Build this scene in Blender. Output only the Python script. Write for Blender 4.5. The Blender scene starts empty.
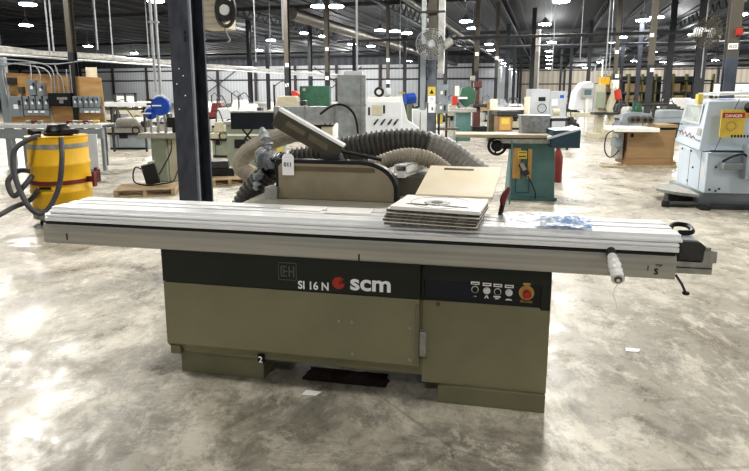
import bpy, bmesh, math, random
from mathutils import Vector, Matrix, Euler
random.seed(7)
C = bpy.context.scene.collection
PI = math.pi
# ------------------------------------------------------------------ view calibration
F, CX, CY, H, HY = 560.0, 374.5, 190.0, 1.65, 92.0
P = math.atan((CY-HY)/F)
def ray(px, py):
    x = (px-CX)/F; u = -(py-CY)/F; c, s = math.cos(P), math.sin(P)
    return (x, c+u*s, -s+u*c)
def gz(px, py, z=0.0):
    r = ray(px, py); t = (z-H)/r[2]; return Vector((r[0]*t, r[1]*t, z))
def gy(px, py, Y):
    r = ray(px, py); t = Y/r[1]; return Vector((r[0]*t, Y, H+r[2]*t))
YAW = math.radians(16.9)                       # building axis, clockwise from the view axis
FW = Vector((math.sin(YAW), math.cos(YAW), 0)); RT = Vector((math.cos(YAW), -math.sin(YAW), 0))
def bld(a, b, z=0.0): return FW*a + RT*b + Vector((0, 0, z))

# ------------------------------------------------------------------ materials
def lin(h):
    h = h.lstrip('#'); v = [int(h[i:i+2], 16)/255 for i in (0, 2, 4)]
    return tuple(((c/12.92) if c <= .04045 else ((c+.055)/1.055)**2.4) for c in v) + (1,)
MT = {}
def mat(name, col, rough=.5, metal=0.0, var=.12, scale=6.0, bump=0.0, emit=None, es=0, alpha=None, stretch=None, col2=None, trans=0, coat=0):
    m = bpy.data.materials.new(name); m.use_nodes = True; nt = m.node_tree; n = nt.nodes; L = nt.links
    b = n['Principled BSDF']; b.inputs['Roughness'].default_value = rough; b.inputs['Metallic'].default_value = metal
    c = lin(col)
    tc = n.new('ShaderNodeTexCoord'); mp = n.new('ShaderNodeMapping'); L.new(tc.outputs['Object'], mp.inputs['Vector'])
    if stretch: mp.inputs['Scale'].default_value = stretch
    nz = n.new('ShaderNodeTexNoise'); nz.inputs['Scale'].default_value = scale; nz.inputs['Detail'].default_value = 5
    L.new(mp.outputs['Vector'], nz.inputs['Vector'])
    mx = n.new('ShaderNodeMix'); mx.data_type = 'RGBA'
    if col2: a2, b2 = c, lin(col2)
    else: a2 = tuple(x*(1-var) for x in c[:3])+(1,); b2 = tuple(min(1, x*(1+var)) for x in c[:3])+(1,)
    mx.inputs['A'].default_value = a2; mx.inputs['B'].default_value = b2
    rp = n.new('ShaderNodeMapRange'); rp.inputs['From Min'].default_value = .35; rp.inputs['From Max'].default_value = .65
    L.new(nz.outputs['Fac'], rp.inputs['Value']); L.new(rp.outputs['Result'], mx.inputs['Factor'])
    L.new(mx.outputs['Result'], b.inputs['Base Color'])
    if bump:
        bp = n.new('ShaderNodeBump'); bp.inputs['Strength'].default_value = bump; bp.inputs['Distance'].default_value = .02
        L.new(nz.outputs['Fac'], bp.inputs['Height']); L.new(bp.outputs['Normal'], b.inputs['Normal'])
    if emit:
        b.inputs['Emission Color'].default_value = lin(emit); b.inputs['Emission Strength'].default_value = es
    if alpha is not None: b.inputs['Alpha'].default_value = alpha
    if trans: b.inputs['Transmission Weight'].default_value = trans
    if coat: b.inputs['Coat Weight'].default_value = coat
    MT[name] = m; return m
mat('olive', '#8b876b', .45, 0, .06, 3)
mat('olive_dark', '#22281f', .4, 0, .1, 4)
mat('olive_trim', '#7b785f', .5, 0, .08, 4)
mat('panel_black', '#12151a', .28, 0, .2, 4)
mat('black', '#17181a', .45, 0, .2, 8)
mat('black_rubber', '#222224', .7, 0, .2, 12)
mat('hose_black', '#55544f', .55, 0, .25, 14)
mat('vac_hose', '#46474a', .5, 0, .15, 10)
mat('hose_tan', '#a39b8c', .6, 0, .12, 10)
mat('hose_grey', '#8e8c86', .5, 0, .12, 10)
mat('alu', '#f8f9f9', .3, .08, .05, 3, stretch=(.3, 40, 8))
mat('alu_side', '#b0ada3', .36, .25, .1, 4, stretch=(.25, 6, 14))
mat('alu_dull', '#a9a8a2', .5, .5, .15, 20)
mat('alu_dark', '#6a665c', .45, .6, .15, 6)
mat('steel_dark', '#4a4a4a', .45, .6, .2, 10)
mat('arm_bronze', '#5f594c', .38, .35, .2, 9)
mat('table_tan', '#b0a792', .6, 0, .1, 6)
mat('cabinet_grey', '#aeb4b8', .45, 0, .08, 3)
mat('column_navy', '#565c69', .5, 0, .1, 6)
mat('white', '#e8e8e4', .5, 0, .04, 5)
mat('white_paint', '#d3d7da', .4, 0, .04, 3)
mat('machine_blue_white', '#c9d6e2', .38, 0, .05, 2)
mat('machine_grey', '#8f979c', .45, 0, .08, 3)
mat('print_white', '#ffffff', .6, 0, 0, 3)
mat('print_grey', '#636860', .6, 0, 0.1, 3)
mat('print_black', '#111111', .6, 0, 0, 3)
mat('red', '#b83c2c', .45, 0, .08, 5)
mat('press_maroon', '#5d3a37', .5, .1, .2, 8)
mat('red_dark', '#6e2a26', .5, 0, .12, 8)
mat('yellow', '#dcae22', .42, 0, .06, 4)
mat('yellow_label', '#dcc45c', .5, 0, .05, 20)
mat('orange_label', '#c7a060', .5, 0, .05, 20)
mat('tape_grey', '#96948c', .5, .1, .2, 12)
mat('navy', '#373a44', .4, 0, .28, 5, col2='#4d5059', stretch=(2, 2, 1))
mat('navy_lit', '#757a82', .5, 0, .15, 9)
mat('far_navy', '#32353a', .6, 0, .1, 3)
mat('far_tan', '#5c5850', .6, 0, .1, 3)
mat('teal', '#5b7d7c', .45, 0, .08, 5)
mat('teal_dark', '#324f5c', .45, 0, .08, 5)
mat('green', '#355e4a', .5, 0, .15, 5)
mat('wood', '#a08966', .65, 0, .15, 4, stretch=(1, 1, 6))
mat('plywood', '#c7a272', .7, 0, .1, 2, stretch=(1, 1, 5), col2='#b08a5a')
mat('wood_brown', '#947a58', .55, 0, .08, 3, stretch=(1, 1, 5))
mat('pallet', '#a99678', .8, 0, .2, 7, stretch=(1, 6, 6))
mat('board_white', '#f4f2ee', .5, 0, .05, 7)
mat('board_tan', '#f7eed8', .5, 0, .05, 5, col2='#efe0bf')
mat('board_edge', '#6f6a60', .8, 0, .5, 60)
mat('galv', '#b4b9bb', .38, .25, .14, 14, stretch=(1, 1, 1))
mat('beige_machine', '#bdb8a2', .5, 0, .08, 6)
mat('greygreen', '#8e9584', .5, 0, .08, 6)
mat('guard_beige', '#9a9079', .4, .2, .14, 5)
mat('blue', '#1f54b5', .4, 0, .08, 6)
mat('electric_grey', '#8c949a', .45, .1, .08, 6)
mat('plastic_clear', '#eef3fa', .2, 0, .08, 30, bump=.6, alpha=.7)
mat('plastic_blue', '#dfe8f4', .3, 0, .1, 14, bump=.6, alpha=.9, col2='#93b4e2', stretch=(.6, 2, 1))
mat('plastic_milky', '#a3a9ad', .3, 0, .2, 20, bump=.5, alpha=.72)
mat('wrap_white', '#f2f2f0', .45, 0, .05, 40, bump=.5)
mat('glass_dark', '#3b4347', .1, 0, .1, 4)
mat('mesh_clear', '#a9a596', .4, .3, .2, 40, alpha=.35)
mat('screen', '#5e7480', .2, 0, .1, 4)
mat('truss', '#36383b', .6, .1, .12, 5)
mat('conduit', '#b6babd', .4, .6, .08, 5)
mat('wire', '#9ea2a5', .5, .3, .1, 5)
mat('foil', '#c9c8c4', .35, .5, .2, 6, bump=.8)
mat('lens', '#ffffff', .5, 0, 0, 3, emit='#f4f8ff', es=60)
mat('brown_girt', '#3e3532', .7, 0, .1, 4)
mat('dark_girt', '#3b3c40', .7, 0, .1, 4)
mat('yellow_post', '#6d6640', .6, 0, .1, 4)
mat('sawdust', '#c7a36c', .9, 0, .3, 40)

def floor_mat():
    m = bpy.data.materials.new('concrete'); m.use_nodes = True; nt = m.node_tree; n = nt.nodes; L = nt.links
    b = n['Principled BSDF']
    tc = n.new('ShaderNodeTexCoord')
    def noise(sc, det, st=None, rot=0, dist=0, rough=.6):
        mp = n.new('ShaderNodeMapping'); L.new(tc.outputs['Object'], mp.inputs['Vector'])
        if st: mp.inputs['Scale'].default_value = st
        mp.inputs['Rotation'].default_value = (0, 0, rot)
        z = n.new('ShaderNodeTexNoise'); z.inputs['Scale'].default_value = sc; z.inputs['Detail'].default_value = det
        z.inputs['Distortion'].default_value = dist; z.inputs['Roughness'].default_value = rough
        L.new(mp.outputs['Vector'], z.inputs['Vector']); return z.outputs['Fac']
    def rng(v, a, c, lo=0, hi=1):
        r = n.new('ShaderNodeMapRange'); r.inputs['From Min'].default_value = a; r.inputs['From Max'].default_value = c
        r.inputs['To Min'].default_value = lo; r.inputs['To Max'].default_value = hi
        L.new(v, r.inputs['Value']); return r.outputs['Result']
    def mix(f, a, c):
        x = n.new('ShaderNodeMix'); x.data_type = 'RGBA'; L.new(f, x.inputs['Factor'])
        for s, v in (('A', a), ('B', c)):
            if isinstance(v, tuple): x.inputs[s].default_value = v
            else: L.new(v, x.inputs[s])
        return x.outputs['Result']
    base = mix(rng(noise(.45, 8, dist=.3, rough=.65), .38, .62), lin('#969185'), lin('#bdb8aa'))
    scuff = rng(noise(1.5, 10, (1, .7, 1), .5, .5, .78), .50, .57, 0, .8)
    c1 = mix(scuff, base, lin('#cdc8ba'))
    dark = rng(noise(.9, 10, (1, 1, 1), 1.3, .8, .72), .53, .62, 0, .6)
    c2 = mix(dark, c1, lin('#67635a'))
    fine = rng(noise(7, 8, (1, .35, 1), .5, .3, .75), .56, .64, 0, .5)
    c3 = mix(fine, c2, lin('#d6d1c4'))
    sp = rng(noise(16, 8, rough=.85), .54, .66, 0, .42)
    c4 = mix(sp, c3, lin('#625e54'))
    gr = rng(noise(5.5, 10, (1, .8, 1), .2, .25, .82), .50, .56, 0, .34)
    c4 = mix(gr, c4, lin('#55514a'))
    wh = rng(noise(4.2, 10, (.8, 1, 1), 2.0, .3, .82), .55, .60, 0, .55)
    c4 = mix(wh, c4, lin('#d2cdbf'))
    w1 = n.new('ShaderNodeTexVoronoi'); w1.feature = 'DISTANCE_TO_EDGE'; w1.inputs['Scale'].default_value = .32; L.new(tc.outputs['Object'], w1.inputs['Vector'])
    ck = rng(w1.outputs['Distance'], .0, .004, .35, 0)
    c4 = mix(ck, c4, lin('#4c4840'))
    L.new(c4, b.inputs['Base Color'])
    rr = rng(noise(2.0, 10, (1, .8, 1), .9, .4, .75), .40, .60, .26, .6)
    L.new(rr, b.inputs['Roughness'])
    bp = n.new('ShaderNodeBump'); bp.inputs['Strength'].default_value = .12; bp.inputs['Distance'].default_value = .01
    L.new(noise(5, 5), bp.inputs['Height']); L.new(bp.outputs['Normal'], b.inputs['Normal'])
    MT['concrete'] = m
floor_mat()
def corr_mat(name, col, col2, freq, rough=.7):
    m = bpy.data.materials.new(name); m.use_nodes = True; nt = m.node_tree; n = nt.nodes; L = nt.links
    b = n['Principled BSDF']; b.inputs['Roughness'].default_value = rough
    tc = n.new('ShaderNodeTexCoord'); w = n.new('ShaderNodeTexWave'); w.inputs['Scale'].default_value = freq; w.bands_direction = 'X'
    L.new(tc.outputs['Object'], w.inputs['Vector'])
    x = n.new('ShaderNodeMix'); x.data_type = 'RGBA'; x.inputs['A'].default_value = lin(col); x.inputs['B'].default_value = lin(col2)
    L.new(w.outputs['Fac'], x.inputs['Factor']); L.new(x.outputs['Result'], b.inputs['Base Color']); MT[name] = m
corr_mat('wall_white', '#b6b8ba', '#c4c6c7', .5)
corr_mat('wall_beige', '#b0a797', '#c4bbab', .25)
corr_mat('wall_upper', '#3a3c40', '#4a4c50', .25)
corr_mat('deck', '#1b1c1e', '#2a2b2e', 1.1)

# ------------------------------------------------------------------ mesh helper
class MB:
    def __init__(s, sc=1.0): s.b = bmesh.new(); s.s = sc
    def _add(s, vs, fs):
        bv = [s.b.verts.new(Vector(v)*s.s) for v in vs]
        for f in fs:
            try: s.b.faces.new([bv[i] for i in f])
            except ValueError: pass
        return s
    def box(s, x0, x1, y0, y1, z0, z1):
        v = [(x, y, z) for x in (x0, x1) for y in (y0, y1) for z in (z0, z1)]
        return s._add(v, [(0, 1, 3, 2), (4, 6, 7, 5), (0, 4, 5, 1), (2, 3, 7, 6), (0, 2, 6, 4), (1, 5, 7, 3)])
    def obox(s, c, d, rot=(0, 0, 0)):
        R = Euler(rot).to_matrix(); c = Vector(c)
        v = [c + R @ Vector((x*d[0]/2, y*d[1]/2, z*d[2]/2)) for x in (-1, 1) for y in (-1, 1) for z in (-1, 1)]
        return s._add(v, [(0, 1, 3, 2), (4, 6, 7, 5), (0, 4, 5, 1), (2, 3, 7, 6), (0, 2, 6, 4), (1, 5, 7, 3)])
    def prism(s, poly, a0, a1, ax='y'):      # poly in the two other axes
        def mk(p, a):
            return {'y': (p[0], a, p[1]), 'x': (a, p[0], p[1]), 'z': (p[0], p[1], a)}[ax]
        n = len(poly); v = [mk(p, a0) for p in poly] + [mk(p, a1) for p in poly]
        fs = [tuple(range(n))[::-1], tuple(range(n, 2*n))] + [(i, (i+1) % n, n+(i+1) % n, n+i) for i in range(n)]
        return s._add(v, fs)
    def hexa(s, bot, top):                    # 4 bottom + 4 top points
        return s._add(list(bot)+list(top), [(3, 2, 1, 0), (4, 5, 6, 7), (0, 1, 5, 4), (1, 2, 6, 5), (2, 3, 7, 6), (3, 0, 4, 7)])
    def tube(s, pts, r, seg=10, caps=True):
        pts = [Vector(p) for p in pts]; n = len(pts)
        rr = r if isinstance(r, (list, tuple)) else [r]*n
        rings = []; up = None
        for i, p in enumerate(pts):
            t = (pts[min(i+1, n-1)]-pts[max(i-1, 0)]).normalized()
            if up is None: up = t.orthogonal().normalized()
            else:
                up = up - t*up.dot(t)
                up = up.normalized() if up.length > 1e-6 else t.orthogonal().normalized()
            w = t.cross(up)
            rings.append([s.b.verts.new((p + (up*math.cos(2*PI*k/seg)+w*math.sin(2*PI*k/seg))*rr[i])*s.s) for k in range(seg)])
        for i in range(n-1):
            for k in range(seg):
                s.b.faces.new([rings[i][k], rings[i][(k+1) % seg], rings[i+1][(k+1) % seg], rings[i+1][k]])
        if caps:
            s.b.faces.new(rings[0][::-1]); s.b.faces.new(rings[-1])
        return s
    def cyl(s, a, b, r, r2=None, seg=20): return s.tube([a, b], [r, r if r2 is None else r2], seg)
    def lathe(s, prof, c=(0, 0, 0), seg=28):
        c = Vector(c); rings = []
        for r, z in prof:
            rings.append([s.b.verts.new((c+Vector((max(r, 1e-4)*math.cos(2*PI*k/seg), max(r, 1e-4)*math.sin(2*PI*k/seg), z)))*s.s) for k in range(seg)])
        for i in range(len(prof)-1):
            for k in range(seg): s.b.faces.new([rings[i][k], rings[i][(k+1) % seg], rings[i+1][(k+1) % seg], rings[i+1][k]])
        s.b.faces.new(rings[0][::-1]); s.b.faces.new(rings[-1]); return s
    def torus(s, c, R, r, ax='y', seg=32, sg=8, sx=1.0):
        pts = []
        for k in range(seg+1):
            a = 2*PI*k/seg; p = (R*math.cos(a)*sx, R*math.sin(a))
            d = {'y': (p[0], 0, p[1]), 'z': (p[0], p[1], 0), 'x': (0, p[0], p[1])}[ax]
            pts.append(Vector(c)+Vector(d))
        return s.tube(pts, r, sg, False)
    def build(s, name, m, parent=None, bevel=0, smooth=False, label=None):
        bmesh.ops.recalc_face_normals(s.b, faces=s.b.faces)
        me = bpy.data.meshes.new(name); s.b.to_mesh(me); s.b.free()
        if smooth:
            for p in me.polygons: p.use_smooth = True
        o = bpy.data.objects.new(name, me); C.objects.link(o)
        me.materials.append(MT[m] if isinstance(m, str) else m)
        if parent: o.parent = parent
        if bevel:
            bv = o.modifiers.new('bevel', 'BEVEL'); bv.width = bevel; bv.segments = 2; bv.limit_method = 'ANGLE'
        if smooth:
            try: me.set_sharp_from_angle(angle=math.radians(40))
            except Exception: pass
        if label: o['label'] = label
        return o
def tag(o, label=None, cat=None, group=None, kind=None):
    if label: o['label'] = label
    if cat: o['category'] = cat
    if group: o['group'] = group
    if kind: o['kind'] = kind
    return o
def thing(name, label, cat, loc=(0, 0, 0), rz=0, group=None):
    o = bpy.data.objects.new(name, None); C.objects.link(o); o.empty_display_size = .1
    o.location = loc; o.rotation_euler = (0, 0, rz); return tag(o, label, cat, group)
def copy_tree(o, parent=None):
    c = o.copy(); C.objects.link(c); c.parent = parent
    for ch in list(o.children): copy_tree(ch, c)
    return c
def text(body, size, m, parent, loc, rot=(PI/2, 0, 0), name='lettering', depth=.001, bold=0, sx=1.0, label=None, align='LEFT'):
    cu = bpy.data.curves.new(name, 'FONT'); cu.body = body; cu.size = size; cu.extrude = depth; cu.offset = bold; cu.align_x = align
    t = bpy.data.objects.new(name+'_tmp', cu); C.objects.link(t)
    bpy.context.view_layer.update()
    dg = bpy.context.evaluated_depsgraph_get()
    me = bpy.data.meshes.new_from_object(t.evaluated_get(dg)); bpy.data.objects.remove(t)
    me.materials.clear(); me.materials.append(MT[m])
    o = bpy.data.objects.new(name, me); C.objects.link(o); o.parent = parent
    o.location = loc; o.rotation_euler = rot; o.scale = (sx, 1, 1)
    if label: o['label'] = label
    return o
def spline(pts, n=10):
    pts = [Vector(p) for p in pts]; out = []
    for i in range(len(pts)-1):
        p0, p1, p2, p3 = pts[max(i-1, 0)], pts[i], pts[i+1], pts[min(i+2, len(pts)-1)]
        for k in range(n):
            t = k/n
            out.append(.5*((2*p1)+(-p0+p2)*t+(2*p0-5*p1+4*p2-p3)*t*t+(-p0+3*p1-3*p2+p3)*t**3))
    out.append(pts[-1]); return out
def corrugated(mb, pts, r, pitch=.03, amp=.12, seg=16):
    """a hose with helical-looking ribs along a path"""
    sp = spline(pts, 24); d = [0]
    for a, b in zip(sp, sp[1:]): d.append(d[-1]+(b-a).length)
    tot = d[-1]; n = max(8, int(tot/pitch*4)); out = []; rr = []; j = 0
    for i in range(n+1):
        x = tot*i/n
        while j < len(d)-2 and d[j+1] < x: j += 1
        t = (x-d[j])/max(1e-9, d[j+1]-d[j]); out.append(sp[j].lerp(sp[j+1], t))
        rr.append(r*(1-amp*(i % 4 in (0, 1))))
    return mb.tube(out, rr, seg)

class At:
    """a thing standing on the floor where pixel (px, yf) meets it; X/Z turn sizes measured at that distance into metres"""
    def __init__(s, px, yf, rz=0.0):
        s.px, s.yf, s.rz = px, yf, rz; g = gz(px, yf); g.x = gy(px, (yf+HY)/2, g.y).x; s.loc = g
        s.s = 1.65/(yf-HY)
    def thing(s, name, label, cat, group=None):
        s.o = thing(name, label, cat, s.loc, s.rz, group); return s.o
    def X(s, x): return (x-s.px)*s.s
    def Z(s, y): return (s.yf-y)*s.s
    def box(s, mb, x0, x1, y0, y1, d0, d1): return mb.box(s.X(x0), s.X(x1), d0, d1, s.Z(y1), s.Z(y0))
    def part(s, name, m, boxes, bevel=.004, parent=None, label=None, smooth=False):
        b = MB()
        for q in boxes: s.box(b, *q)
        return b.build(name, m, parent or s.o, bevel, smooth, label)

# ------------------------------------------------------------------ setting
b = MB(); b._add([(-120, -60, 0), (160, -60, 0), (160, 320, 0), (-120, 320, 0)], [(0, 1, 2, 3)])
fl = b.build('floor', 'concrete'); tag(fl, 'glossy worn grey concrete warehouse floor with pale scuffs', 'floor', kind='structure')
CZ = 7.7
b = MB(); b.box(-125, 95, -14, 165, CZ, CZ+.15)
ce = b.build('ceiling', 'deck'); ce.rotation_euler = (0, 0, -YAW); tag(ce, 'dark corrugated metal roof deck', 'ceiling', kind='structure')
b = MB()
for i in range(-60, 48):
    x = i*2.0
    b.box(x-.03, x+.03, -14, 165, CZ-.36, CZ-.30)
    b.box(x-.05, x+.05, -14, 165, CZ-.07, CZ)
jo = b.build('trim_1', 'truss'); jo.rotation_euler = (0, 0, -YAW); tag(jo, 'dark open steel roof joists running away under the deck', 'joists', kind='structure')
b = MB()
for i in range(0, 9):
    y = -5+i*20.0
    b.box(-120, 95, y-.06, y+.06, CZ-.7, CZ-.45)
jo = b.build('trim_2', 'truss'); jo.rotation_euler = (0, 0, -YAW); tag(jo, 'dark steel cross beams under the roof joists', 'beams', kind='structure')
# walls: nearer white bay on the left, deeper beige bay on the right
def wallbox(name, m, b0, b1, a, z0, z1, label, th=.3):
    q = MB(); q.box(b0, b1, a, a+th, z0, z1); o = q.build(name, m); o.rotation_euler = (0, 0, -YAW)
    return tag(o, label, 'wall', kind='structure')
w = wallbox('wall_left', 'wall_white', -125, -8, 95, 0, CZ, 'white corrugated metal wall with dark girts at the far left end')
q = MB()
for z in (3.7, 5.5): q.box(-125, -8, 94.75, 94.95, z, z+.25)
for x in range(-124, -8, 8): q.box(x, x+.45, 94.55, 94.75, 0, CZ-.1)
tag(q.build('girt', 'brown_girt', w), 'brown steel girts and posts')
q = MB(); q.box(-125, -8, 94.4, 94.99, 6.3, CZ-.05); q.build('upper_cladding', 'wall_upper', w)
q = MB()
for x0 in (-64, -40): 
    q.tube([(x0, 94.5, .3), (x0+9, 94.5, 6)], .08, 6); q.tube([(x0+9, 94.5, .3), (x0, 94.5, 6)], .08, 6)
q.build('cross_brace', 'dark_girt', w)
w = wallbox('wall_back', 'wall_beige', -8, 95, 160, 0, CZ, 'beige metal wall at the far end of the long aisle')
q = MB()
for x in range(-8, 95, 12): q.box(x, x+.5, 159.6, 159.9, 0, CZ-.1)
q.box(-8, 95, 159.7, 159.9, 3.6, 3.9); q.build('girt', 'dark_girt', w)
q = MB(); q.box(-8.3, -8, 95, 160, 0, CZ); o = q.build('wall_middle', 'wall_white'); o.rotation_euler = (0, 0, -YAW); tag(o, 'return wall between the two far bays', 'wall', kind='structure')

# roof trusses along the column lines
def truss(b0, a0, a1, label):
    t = thing('roof_truss', label, 'truss', bld(0, b0, 0), -YAW, 'roof trusses')
    q = MB(); q.box(-.09, .09, a0, a1, 6.75, 6.87); q.build('bottom_chord', 'truss', t)
    q = MB(); q.box(-.09, .09, a0, a1, 7.55, 7.66); q.build('top_chord', 'truss', t)
    q = MB(); n = int((a1-a0)/1.4)
    for i in range(n):
        y = a0+i*(a1-a0)/n; y2 = a0+(i+1)*(a1-a0)/n; ym = (y+y2)/2
        q.tube([(0, y, 6.85), (0, ym, 7.56)], .045, 4); q.tube([(0, ym, 7.56), (0, y2, 6.85)], .045, 4)
    q.build('web', 'truss', t)
truss(-9.7, -5, 94, 'open web roof truss over the column line left of the aisle')
truss(-2.9, -5, 155, 'open web roof truss over the column with the wall fan')
truss(3.5, -5, 155, 'open web roof truss over the column marked B20')
truss(-21, -5, 94, 'open web roof truss over the far left bay')
truss(10.5, -5, 155, 'open web roof truss over the far right bay')
truss(21, -5, 155, 'outermost open web roof truss in the right hand bay')

# ------------------------------------------------------------------ columns
def column(p, label, w=.2, h=6.75, paint=2.5, rz=-YAW, cols=('navy', 'far_tan'), group=None, name='steel_column'):
    t = thing(name, label, 'column', (p.x, p.y, 0), rz, group)
    def hs(z0, z1):
        q = MB(); e = w/2; f = w*.1
        q.box(-e, e, -e, -e+f, z0, z1); q.box(-e, e, e-f, e, z0, z1); q.box(-f/2, f/2, -e+f, e-f, z0, z1); return q
    hs(0.02, paint).build('painted_base', cols[0], t); 
    if h > paint: hs(paint, h).build('shaft', cols[1], t)
    q = MB(); q.box(-w*.9, w*.9, -w*.9, w*.9, 0, .025); q.build('base_plate', 'steel_dark', t)
    return t
pA = gy(197, 205, 5.1); pA.z = 0
ca = column(pA, 'scratched navy steel column standing right behind the panel saw', w=.215, paint=4.4, cols=('navy', 'navy'))
q = MB(); q.box(.09, .109, -.1095, -.085, 0.03, 6.5); q.build('flange_edge', 'navy_lit', ca, label='flange edge coloured paler as if lit')  # light catching the flange edge, painted as a paler navy strip
q = MB()
for (u, z) in ((-.03, 1.85), (.01, 1.79), (-.06, 1.72), (-.05, 1.5), (.02, 1.62)): q.cyl((u, -.108, z), (u, -.1125, z), .006, seg=10)
q.build('paint_chip', 'print_white', ca)
q = MB(); q.box(.04, .058, -.112, -.108, 2.08, 2.12); q.box(.04, .058, -.112, -.108, 2.14, 2.17); q.build('bolt_hole', 'black', ca)
mat('column_grey', '#666c75', .5, 0, .12, 6)
pB = gy(432, 92, 14.4); cb = column(pB, 'grey steel column with papers, conduits and a round wall fan', w=.2, paint=2.6, cols=('column_grey', 'far_tan'))
pC = gy(727, 92, 10.8); cc = column(pC, 'navy steel column marked B20 behind the pale blue machine', w=.2, paint=2.3, cols=('column_navy', 'far_tan'))
sg = MB(); sg.box(-.09, .07, -.118, -.112, 2.43, 2.54); sg = sg.build('number_sign', 'print_white', cc, label='white number sign reading B20')
text('B20', .085, 'print_black', cc, (-.01, -.119, 2.455), align='CENTER', name='sign_lettering')
q = MB(); q.box(0, .1, -.2, -.11, 2.68, 2.8); q.build('alarm_box', 'red', cc, .005, label='red fire alarm pull box')
for (x, Z, lab) in ((652, 18.3, 'tan and navy column behind the brown wooden machine'),
                    (617, 27, 'tan column right of the cream upright machine'),
                    (388, 34.6, 'slim grey column behind the white machine with round motor'),
                    (327, 25, 'tan column behind the dark green machine'),
                    (287, 21, 'brown column behind the red topped far machine'),
                    (72, 12.6, 'brown column rising behind the plywood electrical board'),
                    (477, 24, 'grey column above the dark red upright machine'),
                    (497, 34, 'grey column left of the grey control cabinets')):
    column(gy(x-(x-374)*.0126, 92, Z), lab, w=.13 if x == 72 else .18, paint=2.5, cols=('far_navy', 'far_tan'))
for (x, Z) in ((508, 44), (515, 54), (522, 66), (590, 42), (572, 56), (562, 70), (671, 30), (640, 38), (623, 50), (310, 45), (249, 42), (267, 52), (354, 55), (405, 50), (420, 62), (700, 24), (705, 40), (446, 48), (533, 36)):
    column(gy(x-(x-374)*.0126, 92, Z), 'distant dark steel column holding up the warehouse roof', w=.26, paint=3.2, cols=('far_navy', 'far_navy'), group='distant steel columns')

# pale tags stuck on the columns
for (x, y, Z) in ((652, 35, 18.0), (652, 70, 18.0), (617, 52, 26.7), (617, 76, 26.7), (327, 49, 24.7), (327, 78, 24.7), (327, 96, 24.7), (287, 65, 20.7), (287, 85, 20.7), (388, 60, 34.3), (388, 82, 34.3), (477, 54, 23.7), (497, 58, 33.7)):
    p = gy(x, y, Z); q = MB(); k = Z/560
    q.box(-1.8*k, 1.8*k, -.004, .004, -1.8*k, 1.8*k); o = q.build('column_tag', 'print_white'); o.location = p; o.rotation_euler = (0, 0, -YAW)
    tag(o, 'small white number tag on a distant steel column', 'tag', 'white column tags')

# ------------------------------------------------------------------ lights
LZ = 6.2
def fixture():
    t = thing('high_bay_light', 'round high-bay light hanging from the dark warehouse ceiling', 'ceiling light', (0, 0, LZ), 0, 'high-bay lights')
    q = MB(); q.lathe([(.06, .42), (.14, .34), (.2, .2), (.32, .1), (.36, .02), (.36, 0)]); q.build('housing', 'electric_grey', t, smooth=True)
    q = MB(); q.lathe([(.38, -.06), (.41, -.03), (.41, 0)]); q.build('lens', 'lens', t)
    q = MB(); q.cyl((0, 0, .4), (0, 0, CZ-LZ), .012, seg=6); q.build('hanger', 'wire', t)
    return t
LP = [(28, 4), (26, 25), (88, 46), (134, 53), (156, 0.5), (318.5, 6), (336, 6), (305, 33), (271, 40), (259, 50), (324, 36), (352, 44), (371, 46), (230, 71), (225, 75),
      (380, 30), (395, 31), (407, 33), (466, 21), (473, 28), (489, 44), (409, 61), (561, 1), (545, 24), (552, 42), (549, 51), (549, 56), (549, 60), (549, 64), (548, 68),
      (643, 20), (657, 17), (622, 37), (612, 43), (694, 34), (653, 52), (699, 56), (663, 62), (634, 61), (491, 50), (497, 56), (500, 60), (504, 63), (507, 66), (511, 69), (514, 72),
      (740, 14), (600, 62), (585, 68), (715, 60), (725, 66), (443, 66), (452, 69), (425, 70)]
f0 = fixture()
for i, (x, y) in enumerate(LP):
    f = f0 if i == 0 else copy_tree(f0)
    p = gz(x, y, LZ); f.location = p
def area(loc, size, e, rot=(0, 0, 0), col=(1, .965, .91)):
    l = bpy.data.lights.new('lamp', 'AREA'); l.shape = 'DISK'; l.size = size; l.energy = e; l.color = col
    o = bpy.data.objects.new('lamp', l); C.objects.link(o); o.location = loc; o.rotation_euler = rot; return o
KE = 1.0
for a in (9, 17, 26, 38, 52, 70, 92, 120):
    for b_ in (-30, -20, -10.5, 0, 10, 20, 32):
        k = (.85 if a < 10 else .8) if a < 30 else .85
        if b_ < 1 and a > 90: continue
        if a > 45:
            l = bpy.data.lights.new('lamp', 'POINT'); l.shadow_soft_size = .5; l.energy = 520*KE; o = bpy.data.objects.new('lamp', l); C.objects.link(o); o.location = bld(a, b_, 6.0)
        else:
            l = bpy.data.lights.new('lamp', 'SPOT'); l.shadow_soft_size = .5; l.energy = 1350*k*KE; l.spot_size = math.radians(168); l.spot_blend = .25; l.color = (1, .965, .91)
            o = bpy.data.objects.new('lamp', l); C.objects.link(o); o.location = bld(a, b_, 6.1)
for b_ in (8, 28, 50, 75):  # added point lamps that brighten the beige back wall, no fixtures here
    l = bpy.data.lights.new('lamp', 'POINT'); l.shadow_soft_size = .5; l.energy = 4200; o = bpy.data.objects.new('lamp', l); C.objects.link(o); o.location = bld(146, b_, 4.6)
for b_ in (-70, -55, -42, -30):  # extra point lamps added only to lift the white left wall
    l = bpy.data.lights.new('lamp', 'POINT'); l.shadow_soft_size = .5; l.energy = 2600; o = bpy.data.objects.new('lamp', l); C.objects.link(o); o.location = bld(84, b_, 4.6)
for (a, b_, e) in ((1.5, -5.5, 190), (2, 6, 190), (-4, 0, 150)): area(bld(a, b_, 6.1), 1.0, e*KE)

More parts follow.
